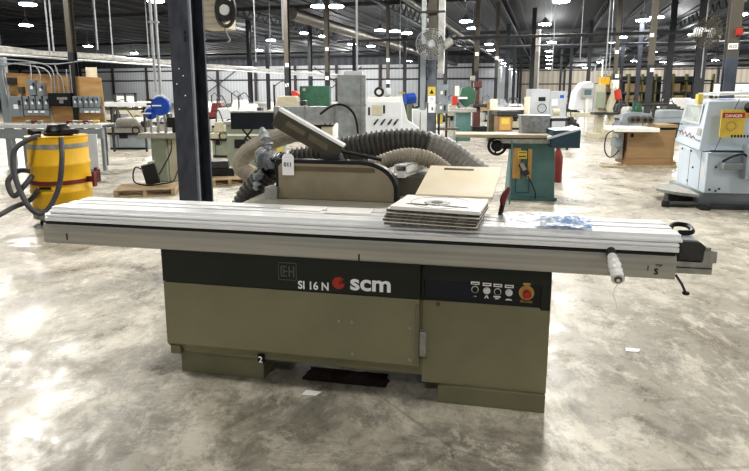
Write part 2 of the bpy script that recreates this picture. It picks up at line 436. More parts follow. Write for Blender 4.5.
# ------------------------------------------------------------------ the panel saw
A = math.radians(-11.2); OX, OY = -.138, 2.895
saw = thing('panel_saw', 'long olive green sliding table panel saw in the foreground', 'saw', (OX, OY, 0), A)
def W(u, v, z):
    c, s = math.cos(A), math.sin(A); return Vector((OX+u*c-v*s, OY+u*s+v*c, z))
def at_v(px, py, v):
    """local (u, z) of a pixel on the saw's plane y=v"""
    r = ray(px, py); c, s = math.cos(A), math.sin(A)
    t = (v-(OX*s-OY*c))/(-r[0]*s+r[1]*c); x, y, z = r[0]*t-OX, r[1]*t-OY, H+r[2]*t
    return x*c+y*s, z
def box(name, m, x0, x1, y0, y1, z0, z1, par=saw, bevel=.003, label=None): return MB().box(x0, x1, y0, y1, z0, z1).build(name, m, par, bevel, label=label)
# bodies
cab = box('cabinet', 'olive', .40, 1.05, 0, .72, .1, .72)
box('foot', 'olive_trim', .49, 1.047, -.018, .68, 0, .1)
box('foot', 'olive_trim', -1.043, -.522, .03, .68, 0, .14)
body = box('body', 'olive_trim', -1.05, .40, .0, .72, .14, .72)
door = MB().prism([(-.05, .215), (-.05, .585), (0, .585), (0, .15), (-.012, .17)], -1.078, .388, 'x').build('front_door', 'olive', saw, .003)
q = MB(); q.box(.37, .388, -.056, -.05, .225, .56); q.build('door_edge', 'olive_trim', door, .001)
q = MB()
for (x, y) in ((339, 321), (352, 322), (352.5, 354), (410, 328), (410, 360)):
    u, z = at_v(x, y, -.052); q.cyl((u, -.05, z), (u, -.056, z), .0085, seg=14)
q.build('screw', 'alu_dull', door, smooth=False)
u, z = at_v(262, 357.5, -.03)
q = MB(); q.box(u-.017, u+.017, -.052, -.03, z-.022, z+.022); hk = q.build('crane_hook_label', 'print_black', door)
text('2', .05, 'print_white', door, (u, -.053, z-.018), name='label_mark', align='CENTER', bold=.001)
q = MB(); q.box(-1.06, -1.0, -.048, -.0, .15, .2); q.build('hinge', 'olive_trim', door, .002)
band = box('dark_band', 'olive_dark', -1.08, .392, -.05, .05, .589, .79)
band2 = MB(); band2.box(.392, 1.046, -.012, .05, .69, .79); band2.box(1.0, 1.046, -.012, .02, .56, .69); band2.box(.392, .408, -.012, .02, .57, .69)
band2.build('console_surround', 'olive_dark', saw, .002)
u0, z0 = at_v(420, 331, -.03); u1, z1 = at_v(428, 356, -.03)
box('latch_box', 'alu_dull', .39, .425, -.045, 0, z1, z0)
u, z = at_v(438, 304, 0); MB().cyl((u, .001, z), (u, -.003, z), .012).build('hole_plug', 'alu_dark', saw)
# control console
con = box('control_panel', 'panel_black', .408, 1.0, -.01, .02, .572, .69)
MB().box(.425, .67, -.0125, -.009, .59, .676).build('blank_plate', mat('blank_blue', '#151c2b', .3, 0, .1, 3), con, .001)
for i, (x, y, fill) in enumerate(((475, 289.2, 'panel_black'), (486.8, 290.6, 'white'), (497.6, 291.6, 'panel_black'), (509, 292.6, 'white'))):
    u, z = at_v(x, y, -.012)
    r = MB(); r.cyl((u, -.01, z), (u, -.016, z), .0185, seg=24); bt = r.build('push_button', 'white', con, label='round push button with white rim')
    MB().cyl((u, -.016, z), (u, -.022, z), .0145, seg=20).build('button_cap', fill, bt)
    l = MB(); l.box(u-.022, u+.022, -.0125, -.009, z+.024, z+.041); lb = l.build('button_label', 'board_white', con)
    l = MB(); l.box(u-.016, u+.016, -.0135, -.012, z+.0305, z+.0345); l.box(u-.001, u+.001, -.0135, -.012, z+.041, z+.05); l.build('label_print', 'print_black', lb)
    l = MB()
    if i == 0: l.box(u-.012, u+.008, -.0125, -.009, z-.04, z-.036)
    elif i == 1:
        l.prism([(u-.012, z-.042), (u-.004, z-.042), (u, z-.03), (u+.004, z-.042), (u+.012, z-.042), (u+.004, z-.026), (u-.004, z-.026)], -.0125, -.009)
    elif i == 2: l.box(u-.02, u+.016, -.0125, -.009, z-.032, z-.024); l.box(u-.012, u+.008, -.0125, -.009, z-.041, z-.036)
    else: l.prism([(u-.018, z-.042), (u+.018, z-.042), (u+.010, z-.034), (u-.01, z-.034)], -.0125, -.009)
    l.build('button_symbol', 'board_white', con)
u, z = at_v(526.5, 292.8, -.012)
ey = MB(); ey.cyl((u, -.01, z), (u, -.014, z), .038, seg=32); ey.box(u-.018, u+.018, -.0135, -.009, z+.04, z+.052); ey.box(u-.03, u+.03, -.0135, -.009, z-.052, z-.041)
ey = ey.build('emergency_plate', 'orange_label', con, label='yellow emergency stop plate')
MB().tube([(u, -.013, z), (u, -.03, z), (u, -.031, z), (u, -.045, z), (u, -.05, z)], [.014, .014, .021, .021, .015], 24).build('stop_button', 'red', ey, label='red mushroom stop button')
text('EMERGENZA', .0105, 'print_black', ey, (u, -.0142, z-.050), name='label_mark', align='CENTER')
# logos on the dark band
fv = -.0505
u0, zt = at_v(278, 262, fv); u1, zb = at_v(297, 285, fv)
q = MB(); t_ = .004; zb = zt-(u1-u0)*.95
q.box(u0, u1, fv-.001, fv+.002, zt-t_, zt); q.box(u0, u1, fv-.001, fv+.002, zb, zb+t_); q.box(u0, u0+t_, fv-.001, fv+.002, zb, zt); q.box(u1-t_, u1, fv-.001, fv+.002, zb, zt)
lx = u1-u0; lz = zt-zb
def seg(x0, x1, y0, y1): q.box(u0+lx*x0, u0+lx*x1, fv-.001, fv+.002, zb+lz*y0, zb+lz*y1)
seg(.12, .2, .2, .8); seg(.12, .45, .72, .8); seg(.12, .45, .2, .28); seg(.26, .34, .36, .64); seg(.26, .5, .46, .54)
seg(.56, .63, .2, .8); seg(.8, .87, .2, .8); seg(.63, .8, .46, .54)
q.build('square_emblem', 'print_grey', band, label='faint grey outlined square emblem')
u, z = at_v(298, 288.3, fv)
text('SI 16 N', .062, 'print_white', band, (u, fv, z), name='lettering', bold=.0016, sx=.93, label='white lettering SI 16 N')
u, z = at_v(338.5, 283, fv)
pts = [(u+.034*math.cos(a), z+.034*math.sin(a)) for a in [math.radians(35+i*(332/30)) for i in range(31)]]
q = MB(); q.prism(pts+[(u+.008, z+.004)], fv-.001, fv+.002); q.build('round_logo', 'red', band, label='red round logo with a small notch')
q = MB(); q.prism([(u-.002, z-.002), (u+.034, z-.004), (u+.034, z+.0), (u+.004, z+.0035)], fv-.0015, fv-.0005); q.prism([(u+.0, z+.0), (u+.02, z+.024), (u+.016, z+.027)], fv-.0015, fv-.0005)
q.build('logo_notch', 'olive_dark', band)
u, z = at_v(350, 289.3, fv)
text('scm', .122, 'print_white', band, (u, fv, z), name='lettering', bold=.0034, sx=1.15, label='large white lettering scm')
q = MB()
for i in range(4):
    u, z = at_v(418.5+i*1.9, 269, fv); q.box(u-.003, u+.003, fv-.001, fv+.002, z-.006, z+.006)
q.build('small_mark', 'print_black', band)

# sliding carriage: extruded profile along u (v, z)
U0, U1 = -1.79, 1.60
fascia = MB().prism([(-.094, .79), (-.1, .797), (-.1, .87), (-.094, .904), (-.06, .906), (-.06, .80), (-.0, .80), (.0, .79)], U0+.0, 1.583, 'x').build('fascia', 'alu_side', saw, .002, label='flat grey aluminium front fascia')
q = MB()
for (x, y) in ((359, 257.5), (67, 236.5)):
    u, z = at_v(x, y, -.1); q.box(u-.004, u+.004, -.1015, -.099, z-.02, z+.018)
q.build('ink_mark', 'print_black', fascia)
u, z = at_v(654, 270, -.1)
text('S', .04, 'print_black', fascia, (u+.0, -.101, z-.02), name='ink_lettering', bold=.001)
text('1', .034, 'print_black', fascia, (u-.035, -.101, z-.004), name='ink_lettering')
text('TOP', .016, 'print_black', fascia, (u+.003, -.101, z+.018), name='ink_lettering')
MB().prism([(-.09, .90), (-.099, .905), (-.1, .918), (-.09, .921), (.2, .921), (.2, .90)], U0+.02, 1.575, 'x').build('brush_strip', 'black_rubber', saw, label='black brush strip in the rail gap')
lower = [(-.104, .922), (-.112, .925), (-.113, .944), (-.1, .946), (-.1, .951), (-.112, .953), (-.109, .962), (-.085, .966), (-.05, .972), (-.05, .922)]
MB().prism(lower, U0+.03, 1.585, 'x').build('lower_rail', 'alu', saw, .0008)
top = [(-.05, .94), (-.05, .967), (-.1, .969), (-.1, .979), (-.09, .984), (-.078, .984), (-.074, 1.0), (-.02, 1.0), (-.02, .99), (-.012, .99), (-.012, 1.0), (.03, 1.0), (.03, .975), (.058, .975), (.058, 1.0),
       (.12, 1.0), (.12, .975), (.15, .975), (.15, 1.0), (.2, 1.0), (.2, .99), (.208, .99), (.208, 1.0), (.24, 1.0), (.24, .94)]
slide = MB().prism(top, U0+.05, 1.6, 'x').build('sliding_table', 'alu', saw, .0008, label='bright grooved aluminium sliding table')
MB().prism([(.032, .9755), (.056, .9755), (.056, .977), (.032, .977)], U0+.06, 1.601, 'x').build('table_slot', 'steel_dark', slide)
MB().prism([(.122, .9755), (.148, .9755), (.148, .977), (.122, .977)], U0+.06, 1.601, 'x').build('table_slot', 'steel_dark', slide)
MB().box(U0+.1, 1.5, .05, .22, .80, .93).build('beam', 'steel_dark', saw)
# right end
end = MB(); end.prism([(1.6, .875), (1.6, .965), (1.69, .965), (1.715, .945), (1.712, .875)], -.06, .12, 'y'); end = end.build('end_block', 'steel_dark', saw, .004, label='dark plastic end block')
MB().box(1.605, 1.685, -.04, .1, .964, .968).build('block_cover', 'machine_grey', end, .001)
e2 = MB(); e2.box(1.583, 1.752, -.055, .10, .81, .868); e2.box(1.705, 1.765, -.06, .06, .868, .925); e2.box(1.7, 1.74, -.055, .0, .925, .94); e2 = e2.build('end_bracket', 'alu_dull', saw, .002)
MB().box(1.59, 1.75, -.058, -.054, .838, .842).build('bracket_groove', 'black', e2)
MB().tube(spline([(1.6, .10, .97), (1.63, .14, 1.0), (1.69, .13, 1.0), (1.69, .06, .985), (1.63, .06, .98)], 6), .012, 8).build('end_handle', 'black', saw, smooth=True, label='black loop handle at the table end')
MB().tube([(1.59, -.08, .81), (1.615, -.1, .77), (1.63, -.11, .735)], .006, 8).build('lever', 'steel_dark', saw)
MB().lathe([(.014, 0), (.016, .006), (.014, .012)], (1.631, -.11, .727), 16).build('lever_knob', 'black', saw)
# push handle, wrapped in white plastic
h0 = Vector((1.292, -.1, .918)); h1 = Vector((1.293, -.28, .835))
d = h1-h0
hn = MB().tube([h0, h0+d*.2, h0+d*.22], [.022, .022, .018], 18).build('handle_base', 'steel_dark', saw, smooth=True)
rr = []; pp = []
for i in range(15):
    t = .18+.82*i/14; pp.append(h0+d*t); rr.append(.018+.009*min(1, i/5)+.003*math.sin(i*2.3))
hh = MB().tube(pp, rr, 18).build('push_handle', 'wrap_white', saw, smooth=True, label='push handle wrapped in white plastic')
MB().cyl(h1+d*.0, h1+d*.03, .017, seg=18).build('handle_cap', 'alu_dark', hh)
MB().cyl(h1+d*.03, h1+d*.05, .009, seg=6).build('handle_bolt', 'alu', hh)
MB().tube(spline([h1+Vector((0, .01, -.03)), h1+Vector((-.01, .03, -.08)), h1+Vector((.01, .02, -.13)), h1+Vector((0, .02, -.16))], 6), .0015, 5).build('loose_thread', 'wrap_white', hh)
# rear machine: cast iron table, arbor cover, black rimmed guard
MB().box(-.75, .62, .30, 1.0, .93, .985).build('cast_table', 'alu_side', saw, .004, label='cast iron table behind the slide')
MB().box(-.6, .45, .32, .75, .70, .93).build('table_support', 'steel_dark', saw)
def guard_poly(x0, x1, z0, z1, r):
    p = [(x0, z0), (x0, z1-.02), (x0+.02, z1)]
    for k in range(9):
        a = PI/2-k*PI/2/8; p.append((x1-r+r*math.cos(a), z1-r*.75+r*.75*math.sin(a)))
    p.append((x1, z0)); return p
gx0, gz1 = at_v(275, 159, .5); gx1, _ = at_v(398, 190, .5)
gd = MB().prism(guard_poly(gx0, gx1, .985, gz1, .235), .5, .57).build('blade_guard', 'black', saw, .004, label='black rimmed guard with rounded right end')
MB().prism(guard_poly(gx0+.022, gx1-.024, .987, gz1-.024, .212), .493, .503).build('guard_plate', 'guard_beige', gd, .002, label='dull beige guard face')
MB().prism(guard_poly(gx0+.05, gx1-.14, gz1-.07, gz1-.04, .02), .4905, .4935).build('guard_strip', mat('guard_brown', '#6c6148', .4, 0, .1, 4), gd)
MB().box(gx0-.06, gx0+.02, .46, .56, .985, 1.06).build('guard_bracket', 'alu_dull', gd, .002)
# tilted aluminium crosscut arm above the guard
def pv(x, y, v): u, z = at_v(x, y, v); return (u, z)
arm = MB().prism([pv(280, 108, .6), pv(344, 145, .6), pv(337, 163, .6), pv(272, 125, .6)], .58, .62).build('hold_down_arm', 'arm_bronze', saw, .004, label='tilted grey metal hold-down arm')
MB().prism([pv(281, 107.5, .6), pv(345, 144.5, .6), pv(344, 147, .6), pv(280, 110.5, .6)], .57, .63).build('arm_edge', 'alu', arm, .001)
for (a_, b_, c_, d_) in (((288, 121), (306, 132), (304, 136), (286, 125)), ((310, 134), (329, 145), (327, 151), (308, 139))):
    MB().prism([pv(*a_, .58), pv(*b_, .58), pv(*c_, .58), pv(*d_, .58)], .572, .582).build('arm_slot', mat('slot%d' % a_[0], '#77705e', .4, .3, .1, 5), arm)
MB().prism([pv(325, 154, .6), pv(340, 154, .6), pv(343, 162, .6), pv(322, 162, .6)], .56, .66).build('arm_bracket', 'steel_dark', arm, .002)
u_, z_ = at_v(341, 151, .6); u2_, z2_ = at_v(381, 160, .6)
MB().tube([(u_, .6, z_), (u2_, .62, z2_)], .012, 8).build('lever_rod', 'black', saw, label='black lever rod behind the guard')
# aluminium fence profile lying behind
c0 = at_v(394, 170, .7); 
fe = MB(); 
for (dx, dz, w_, h_) in ((0, 0, .085, .01), (0, .045, .085, .01), (0, 0, .01, .055), (.075, 0, .01, .055), (.02, -.03, .05, .03)):
    x0_, z0_ = c0[0]+dx, c0[1]-.02+dz
    fe.hexa([(x0_, .7, z0_), (x0_+w_, .7, z0_), (x0_+w_+.12, 1.12, z0_), (x0_+.12, 1.12, z0_)], [(x0_, .7, z0_+h_), (x0_+w_, .7, z0_+h_), (x0_+w_+.12, 1.12, z0_+h_), (x0_+.12, 1.12, z0_+h_)])
fe.build('fence_profile', 'alu', saw, .001, label='open aluminium fence extrusion')
MB().box(c0[0]-.0, c0[0]+.2, .72, .98, .985, c0[1]-.045).build('fence_carrier', 'alu_dark', saw, .002)

# things on the table
def on_saw(name, label, cat, u, v, z, rz=0): p = W(u, v, z); return thing(name, label, cat, p, A+rz)
for i, (x0, x1, y0, y1, z) in enumerate(((-.42, -.18, .09, .2, 1.0), (-.15, .1, .06, .19, 1.0))):
    p = W((x0+x1)/2, (y0+y1)/2, z+.001)
    o = MB().box(-(x1-x0)/2, (x1-x0)/2, -(y1-y0)/2, (y1-y0)/2, 0, .004).build('paper_sheet', 'board_white'); o.location = p; o.rotation_euler = (0, 0, A+(.06 if i else -.05))
    tag(o, ('flat white sheet on the sliding table below the tag', 'flat white sheet lying left of the stacked boards')[i], 'paper')
# stacked boards
zz = 1.001
labs = ['lowest board of the stack on the sliding table', 'second board from the bottom of the stack', 'third board from the bottom of the stack', 'fourth board from the bottom of the stack', 'fifth board from the bottom, just under the top tray']
for i in range(5):
    t = on_saw('laminate_board', labs[i], 'board', .475+random.uniform(-.012, .012)+(-.01 if i < 2 else .0), -.0+random.uniform(-.012, .012), zz, random.uniform(-.03, .03)-.11)
    th = .014
    MB().box(-.231, .231, -.1535, .17, .0, th-.0035).build('core', 'board_edge', t, .001, label='rough grey board edge')
    MB().box(-.23, .23, -.152, .172, th-.003, th).build('face', 'board_white', t, .0005, label='white laminate face')
    zz += th+.0015
t = on_saw('board_tray', 'top white tray of the stack holding a saw blade', 'tray', .485, -.01, zz, -.13)
MB().box(-.22, .22, -.16, .17, 0, .018).build('tray_base', 'board_white', t, .002)
q = MB(); q.prism([(-.16, -.085), (-.05, -.1), (-.045, -.075), (-.13, -.062)], .018, .0195, 'z'); q.prism([(.03, -.09), (.16, -.1), (.15, -.08), (.05, -.065)], .018, .0195, 'z')
q.build('dark_recess', 'black', t)
q = MB(); q.torus((0, .0, .018), .15, .002, 'z', 40, 6); q.build('round_groove', 'alu_dull', t)
zz2 = zz+.0185
sb = on_saw('saw_blade', 'small round saw blade lying in the top tray', 'saw blade', .47, -.03, zz2+.001, 0)
pts = []
for k in range(48):
    r_ = .058 if k % 2 else .066; a = 2*PI*k/48; pts.append((r_*math.cos(a), r_*math.sin(a)))
MB().prism(pts, 0, .003, 'z').build('blade_disc', 'alu_dull', sb)
MB().lathe([(.03, .003), (.03, .0045)], seg=20).build('blade_hub', 'steel_dark', sb)
lid = on_saw('tan_board', 'pale tan board with a dark slot propped up behind the stack', 'board', .545, .165, zz+.02, -.05)
q = MB(); L_ = .33; ang = math.radians(20)
def lp(x, l, n=0): return (x, l*math.cos(ang)-n*math.sin(ang), l*math.sin(ang)+n*math.cos(ang))
q.hexa([lp(-.21, -.01), lp(.2, -.01), lp(.235, L_), lp(-.175, L_)], [lp(-.21, -.01, .012), lp(.2, -.01, .012), lp(.235, L_, .012), lp(-.175, L_, .012)])
q.build('board_panel', 'board_tan', lid, .001)
q = MB(); q.hexa([lp(-.09, L_-.05, .011), (lp(.08, L_-.05, .011)), lp(.08, L_-.03, .011), lp(-.09, L_-.03, .011)], [lp(-.09, L_-.05, .0135), (lp(.08, L_-.05, .0135)), lp(.08, L_-.03, .0135), lp(-.09, L_-.03, .0135)])
q.build('board_slot', 'black', lid)
q = MB(); q.box(-.15, .15, .22, .235, -.112, .08); q.build('prop', 'board_tan', lid)
cl = on_saw('red_clamp', 'dark red spring clamp standing at the right edge of the boards', 'clamp', .80, .205, 1.0)
MB().tube([(.0, 0, .05), (.0, .0, .08), (.01, 0, .11), (.03, 0, .15)], [.012, .017, .018, .01], 10).build('jaw', 'red_dark', cl, smooth=True)
MB().tube([(-.01, 0, .0), (.0, 0, .06)], .013, 8).build('grip', 'black', cl)
# crumpled plastic sheet
def crumple(name, label, cat, loc, rz, lx, ly, amp, m, seed, nx=36, ny=24, cell=9):
    random.seed(seed); bm = bmesh.new(); from mathutils import noise
    g = []
    for j in range(ny+1):
        row = []
        for i in range(nx+1):
            x = (i/nx-.5)*lx; y = (j/ny-.5)*ly
            ex = 1-abs(2*i/nx-1)**3; ey = 1-abs(2*j/ny-1)**3
            n1 = noise.noise(Vector((x*cell+seed, y*cell, 0))); n2 = abs(noise.noise(Vector((x*cell*2.2, y*cell*2.2+seed, 3))))
            z = .004+amp*max(0, .35+n1*.8+n2*.9)*(.25+.75*min(ex, ey))
            wob = .12*noise.noise(Vector((i*.25, j*.25, seed)))
            row.append(bm.verts.new((x*(1+wob)+wob*.05, y*(1+wob), z)))
        g.append(row)
    for j in range(ny):
        for i in range(nx): bm.faces.new([g[j][i], g[j][i+1], g[j+1][i+1], g[j+1][i]])
    q = MB(); q.b.free(); q.b = bm; o = q.build(name, m); o.location = loc; o.rotation_euler = (0, 0, rz)
    return tag(o, label, cat)
crumple('plastic_sheet', 'crumpled clear plastic sheet on the right of the sliding table', 'plastic sheet', W(.98, .1, 1.0), A+.05, .36, .36, .022, 'plastic_clear', 4)
crumple('plastic_bag', 'crumpled blue printed plastic bag at the right of the sliding table', 'plastic bag', W(1.09, .02, 1.01), A-.12, .26, .22, .03, 'plastic_blue', 11, cell=12)
# lot tag
tg = thing('lot_tag', 'white paper lot tag marked 011 hanging on the guard corner', 'tag', (0, 0, 0))
u0, z0 = at_v(282.5, 175, .45); u1, z1 = at_v(293.5, 154, .45)
tg.location = W((u0+u1)/2, .45, (z0+z1)/2); tg.rotation_euler = (0, 0, A)
w2, h2 = (u1-u0)/2, (z1-z0)/2
MB().prism([(-w2, -h2), (w2, -h2), (w2, h2*.75), (w2*.6, h2), (-w2*.6, h2), (-w2, h2*.75)], -.001, .001).build('card', 'print_white', tg)
text('011', .036, 'print_black', tg, (0, -.002, -.012), align='CENTER', name='tag_lettering', bold=.0004)
MB().tube([(0, 0, h2*.85), (.003, .02, h2+.02), (.02, .05, h2+.0)], .0015, 5).build('string', 'wire', tg)

# ------------------------------------------------------------------ hoses behind the saw
def hose(name, label, pts, r, m, pitch=.03, amp=.12):
    q = MB(); corrugated(q, [W(*p) for p in pts], r, pitch, amp)
    return tag(q.build(name, m), label, 'hose')
def hp(x, y, v): u, z = at_v(x, y, v); return (u, v, z)
hose('extraction_hose', 'large black ribbed extraction hose arching behind the saw guard', [hp(292, 163, 1.0), hp(320, 158, 1.05), hp(350, 150, 1.1), hp(385, 144, 1.15), hp(415, 143, 1.2), hp(428, 146, 1.22)], .105, 'hose_black', .034, .14)
hose('grey_hose', 'grey wrapped hose end dropping down at the right of the black hose', [hp(424, 144, 1.22), hp(445, 151, 1.25), hp(462, 163, 1.25), hp(482, 178, 1.22)], .1, 'hose_grey', .04, .06)
hose('tan_hose', 'tan ribbed hose curling under the large black hose', [hp(364, 172, .84), hp(383, 162, .86), hp(404, 156, .88), hp(425, 158, .9), hp(442, 168, .92), hp(458, 183, .92)], .056, 'hose_tan', .022, .09)
hose('black_hose', 'black and white striped ribbed hose dropping beside the navy column', [hp(276, 168, .85), hp(262, 180, .85), hp(250, 193, .85), hp(240, 212, .85), hp(232, 232, .85)], .082, 'hose_black', .036, .2)
hose('bent_hose', 'smooth tan hose bending up behind the plastic wrapping', [hp(252, 175, 1.15), hp(241, 166, 1.15), hp(247, 153, 1.15), hp(264, 143, 1.15), hp(285, 136, 1.15), hp(302, 130, 1.15)], .068, 'hose_tan', .05, .03)
# grey plastic wrapping hanging over the hose joint
def drape(name, label, path, rad, m, seed):
    random.seed(seed); q = MB(); sp = spline([W(*p) for p in path], 8); n = len(sp)
    q.tube(sp, [rad[0]+(rad[1]-rad[0])*i/(n-1)+random.uniform(-.018, .018) for i in range(n)], 14)
    from mathutils import noise
    for v in q.b.verts: v.co += Vector((noise.noise(v.co*14), noise.noise(v.co*14+Vector((5, 0, 0))), noise.noise(v.co*14+Vector((0, 7, 0)))))*.026
    return tag(q.build(name, m), label, 'plastic wrap')
drape('plastic_wrap', 'crumpled grey plastic wrapping over the hose joint left of the tag', [hp(258, 156, .78), hp(268, 160, .78), hp(280, 163, .76)], (.07, .06), 'plastic_milky', 3)
drape('plastic_strip', 'thin grey plastic strip hanging from the hose joint', [hp(263, 130, .9), hp(267, 145, .85), hp(262, 165, .76), hp(256, 188, .74)], (.022, .016), 'plastic_milky', 5)
drape('black_wrap', 'crumpled black plastic sleeve between wrapping and tag', [hp(270, 168, .80), hp(277, 164, .77), hp(281, 158, .74)], (.06, .05), 'black', 8)

# overarm extraction: dark box, galvanised arm and post
ov = At(352, 222); ov.thing('overarm_extraction', 'galvanised duct post with horizontal arm and black box behind the saw', 'extraction duct')
ov.part('duct_post', 'galv', [(339, 366, 76, 222, -.12, .22)], .006)
ov.part('duct_cap', 'alu', [(345, 363, 72, 76, -.08, .16)], .004)
ov.part('post_flange', 'alu_dull', [(338.5, 366.5, 104, 105.5, -.125, .225), (360.5, 361.5, 77, 140, -.128, -.12)], .001)
ov.part('duct_arm', 'galv', [(275, 339, 106, 122, 0, .16)], .004)
[ov.part('arm_joint', 'alu_dull', [(x, x+2, 105, 123, -.005, .165)], .001) for x in (305, 334)]
ov.part('black_box', mat('navy_black', '#1b2029', .4, 0, .15, 6), [(234, 275.5, 112, 128, -.06, .14)], .006, label='black box on the arm end')
ov.part('box_rim', 'alu_dull', [(233.5, 276, 110.5, 112, -.07, .15)], .001)
q = MB()
for (x0, y0, x1, y1) in ((244, 128, 252, 138), (254, 128, 246, 138), (246, 138, 253, 141)): q.tube([(ov.X(x0), 0, ov.Z(y0)), (ov.X(x1), 0, ov.Z(y1))], .012, 6)
q.build('hanger_bracket', 'black', ov.o)
q = MB(); q.tube(spline([(ov.X(322), -.14, ov.Z(113)), (ov.X(334), -.16, ov.Z(105)), (ov.X(345), -.17, ov.Z(104.5)), (ov.X(354), -.17, ov.Z(112)), (ov.X(358), -.17, ov.Z(126)), (ov.X(358), -.17, ov.Z(145))], 8), .013, 8)
q.build('power_cable', 'black', ov.o, smooth=True)

# ------------------------------------------------------------------ yellow drum
d_ = At(59, 222); dr = d_.thing('drum_vacuum', 'dented yellow steel drum dust collector with black motor head', 'vacuum')
s_ = d_.s; R_ = 27*s_
prof = [(R_*.96, .10), (R_, .12)]
Ht = 88*s_
for fz in (.33, .66):
    z = .1+fz*(Ht-.1); prof += [(R_, z-.03), (R_*1.035, z-.012), (R_*1.035, z+.012), (R_, z+.03)]
prof += [(R_, Ht-.02), (R_*1.03, Ht-.01), (R_*1.03, Ht), (R_*.97, Ht)]
MB().lathe(prof, seg=40).build('drum_body', 'yellow', dr, smooth=True, label='yellow drum body')
MB().lathe([(R_*1.008, .10), (R_*1.012, .24), (R_*1.0, .24)], seg=40).build('lower_tape', 'tape_grey', dr, smooth=True)
MB().lathe([(R_*1.006, Ht-.15), (R_*1.01, Ht-.09), (R_*1.0, Ht-.09)], seg=40).build('upper_tape', 'tape_grey', dr, smooth=True)
MB().lathe([(R_*1.02, .53), (R_*1.045, .535), (R_*1.045, .575), (R_*1.0, .58)], seg=40).build('belt', 'red_dark', dr, smooth=True, label='dark red belt around the drum')
q = MB(); q.box(R_*1.0, R_*1.28, -.04, .0, .53, .6); q.box(R_*1.22, R_*1.3, -.05, .02, .47, .66); q.build('belt_handle', 'red_dark', dr, .004)
q = MB(); q.obox((-.0, -R_*1.055, .50), (.14, .006, .03)); q.build('drum_label', 'print_black', dr)
MB().lathe([(.16, Ht), (.17, Ht+.03), (.15, Ht+.05), (.16, Ht+.06), (.13, Ht+.12), (.10, Ht+.14)], (.02, 0, 0), 28).build('motor_head', 'black', dr, smooth=True)
MB().obox((.2, -.05, Ht+.05), (.2, .12, .06), (0, 0, .3)).build('inlet', 'black_rubber', dr, .01); MB().obox((-.23, -.08, Ht+.04), (.12, .1, .07), (0, .3, -.4)).build('inlet', 'black_rubber', dr, .01)
q = MB(); q.lathe([(R_*.8, .06), (R_*.85, .1)], seg=30); q.build('dolly', 'steel_dark', dr)
for a in (-2.4, -.7, .9, 2.3):
    q = MB(); x, y = R_*.72*math.cos(a), R_*.72*math.sin(a); q.cyl((x-.02, y, .035), (x+.02, y, .035), .035, seg=14); q.box(x-.012, x+.012, y-.01, y+.01, .035, .07); q.build('caster', 'black_rubber', dr)
def gp(x, y, Y): return gy(x, y, Y)
def freehose(name, label, pts, r, m, par=None):
    q = MB(); q.tube(spline(pts, 10), r, 12); return tag(q.build(name, m, smooth=True), label, 'hose')
Yd = d_.loc.y
freehose('vacuum_hose', 'dark grey hose looping down the front of the yellow drum', [gp(40, 136, Yd-.3), gp(28, 140, Yd-.4), gp(14, 152, Yd-.5), gp(16, 180, Yd-.6), gp(30, 208, Yd-.7), gp(45, 212, Yd-.62), gp(58, 190, Yd-.52), gp(62, 160, Yd-.48), gp(61, 138, Yd-.35)], .03, 'vac_hose')
freehose('vacuum_hose', 'dark grey hose trailing on the floor to the left edge', [gp(-30, 224, Yd-1.0), gp(-5, 217, Yd-.7), gp(12, 208, Yd-.5), gp(30, 200, Yd-.38), gp(38, 190, Yd-.38)], .03, 'vac_hose')
freehose('vacuum_hose', 'dark grey hose curling in a wide loop left of the drum', [gp(30, 171, Yd-.35), gp(18, 171, Yd-.4), gp(8, 182, Yd-.5), gp(14, 196, Yd-.55), gp(24, 186, Yd-.5), gp(32, 176, Yd-.36)], .03, 'vac_hose')

# ------------------------------------------------------------------ plywood electrical board and conveyor
eb = At(54, 166, 0); eb.px = 50; e = eb.thing('electrical_board', 'tan plywood board on posts carrying grey electrical switch boxes', 'electrical board')
q = MB(); q.prism([(eb.X(8), eb.Z(127)), (eb.X(103), eb.Z(127)), (eb.X(101), eb.Z(78)), (eb.X(8), eb.Z(73))], 0, .03); q.build('plywood_panel', 'plywood', e, .003)
eb.part('plywood_offcut', 'board_tan', [(86, 97, 68, 80, .03, .05)])
eb.part('post', 'machine_grey', [(0, 7, 58, 166, .0, .12)], label='grey steel post')
eb.part('post', 'steel_dark', [(97, 99.5, 100, 166, .04, .12)])
def swbox(x0, x1, y0, y1, nm='switch_box', m='electric_grey', d=-.12, handle=True):
    o = eb.part(nm, m, [(x0, x1, y0, y1, d, 0)], .006)
    if handle:
        w_ = x1-x0; h_ = y1-y0
        eb.part('switch_label', 'print_white', [(x0+w_*.35, x0+w_*.7, y0+h_*.4, y0+h_*.62, d-.004, d)], 0, o)
        eb.part('switch_handle', 'steel_dark', [(x0+w_*.78, x0+w_*.95, y0+h_*.2, y0+h_*.45, d-.03, d)], .002, o)
    return o
swbox(11, 23.5, 96, 116)
for x in (25, 31.5, 38, 45): swbox(x, x+5.2, 96, 109)
swbox(31, 38.5, 80, 95); swbox(40, 46.5, 83.5, 95.5)
swbox(11.5, 18.5, 78, 85, m='steel_dark', handle=False); swbox(21.5, 25.5, 87, 93.5, m='alu_dark', handle=False)
swbox(25, 49.5, 109.8, 115, 'wireway', handle=False)
swbox(80, 100, 107.5, 112.5, 'wireway', handle=False)
for x in (29, 35, 41.5, 85, 91, 96): eb.part('wireway_label', 'print_white', [(x, x+4, 110.3, 112.3, -.126, -.12)], 0)
for x in (74, 79.3, 84.8, 90, 95): swbox(x, x+4.6, 96, 107)
bb = swbox(51, 73, 93, 106, 'junction_box', 'black', -.16, False)
eb.part('box_decal', 'alu_dull', [(60, 70, 97, 99.5, -.165, -.16), (62, 66, 100, 103, -.165, -.16)], 0, bb)
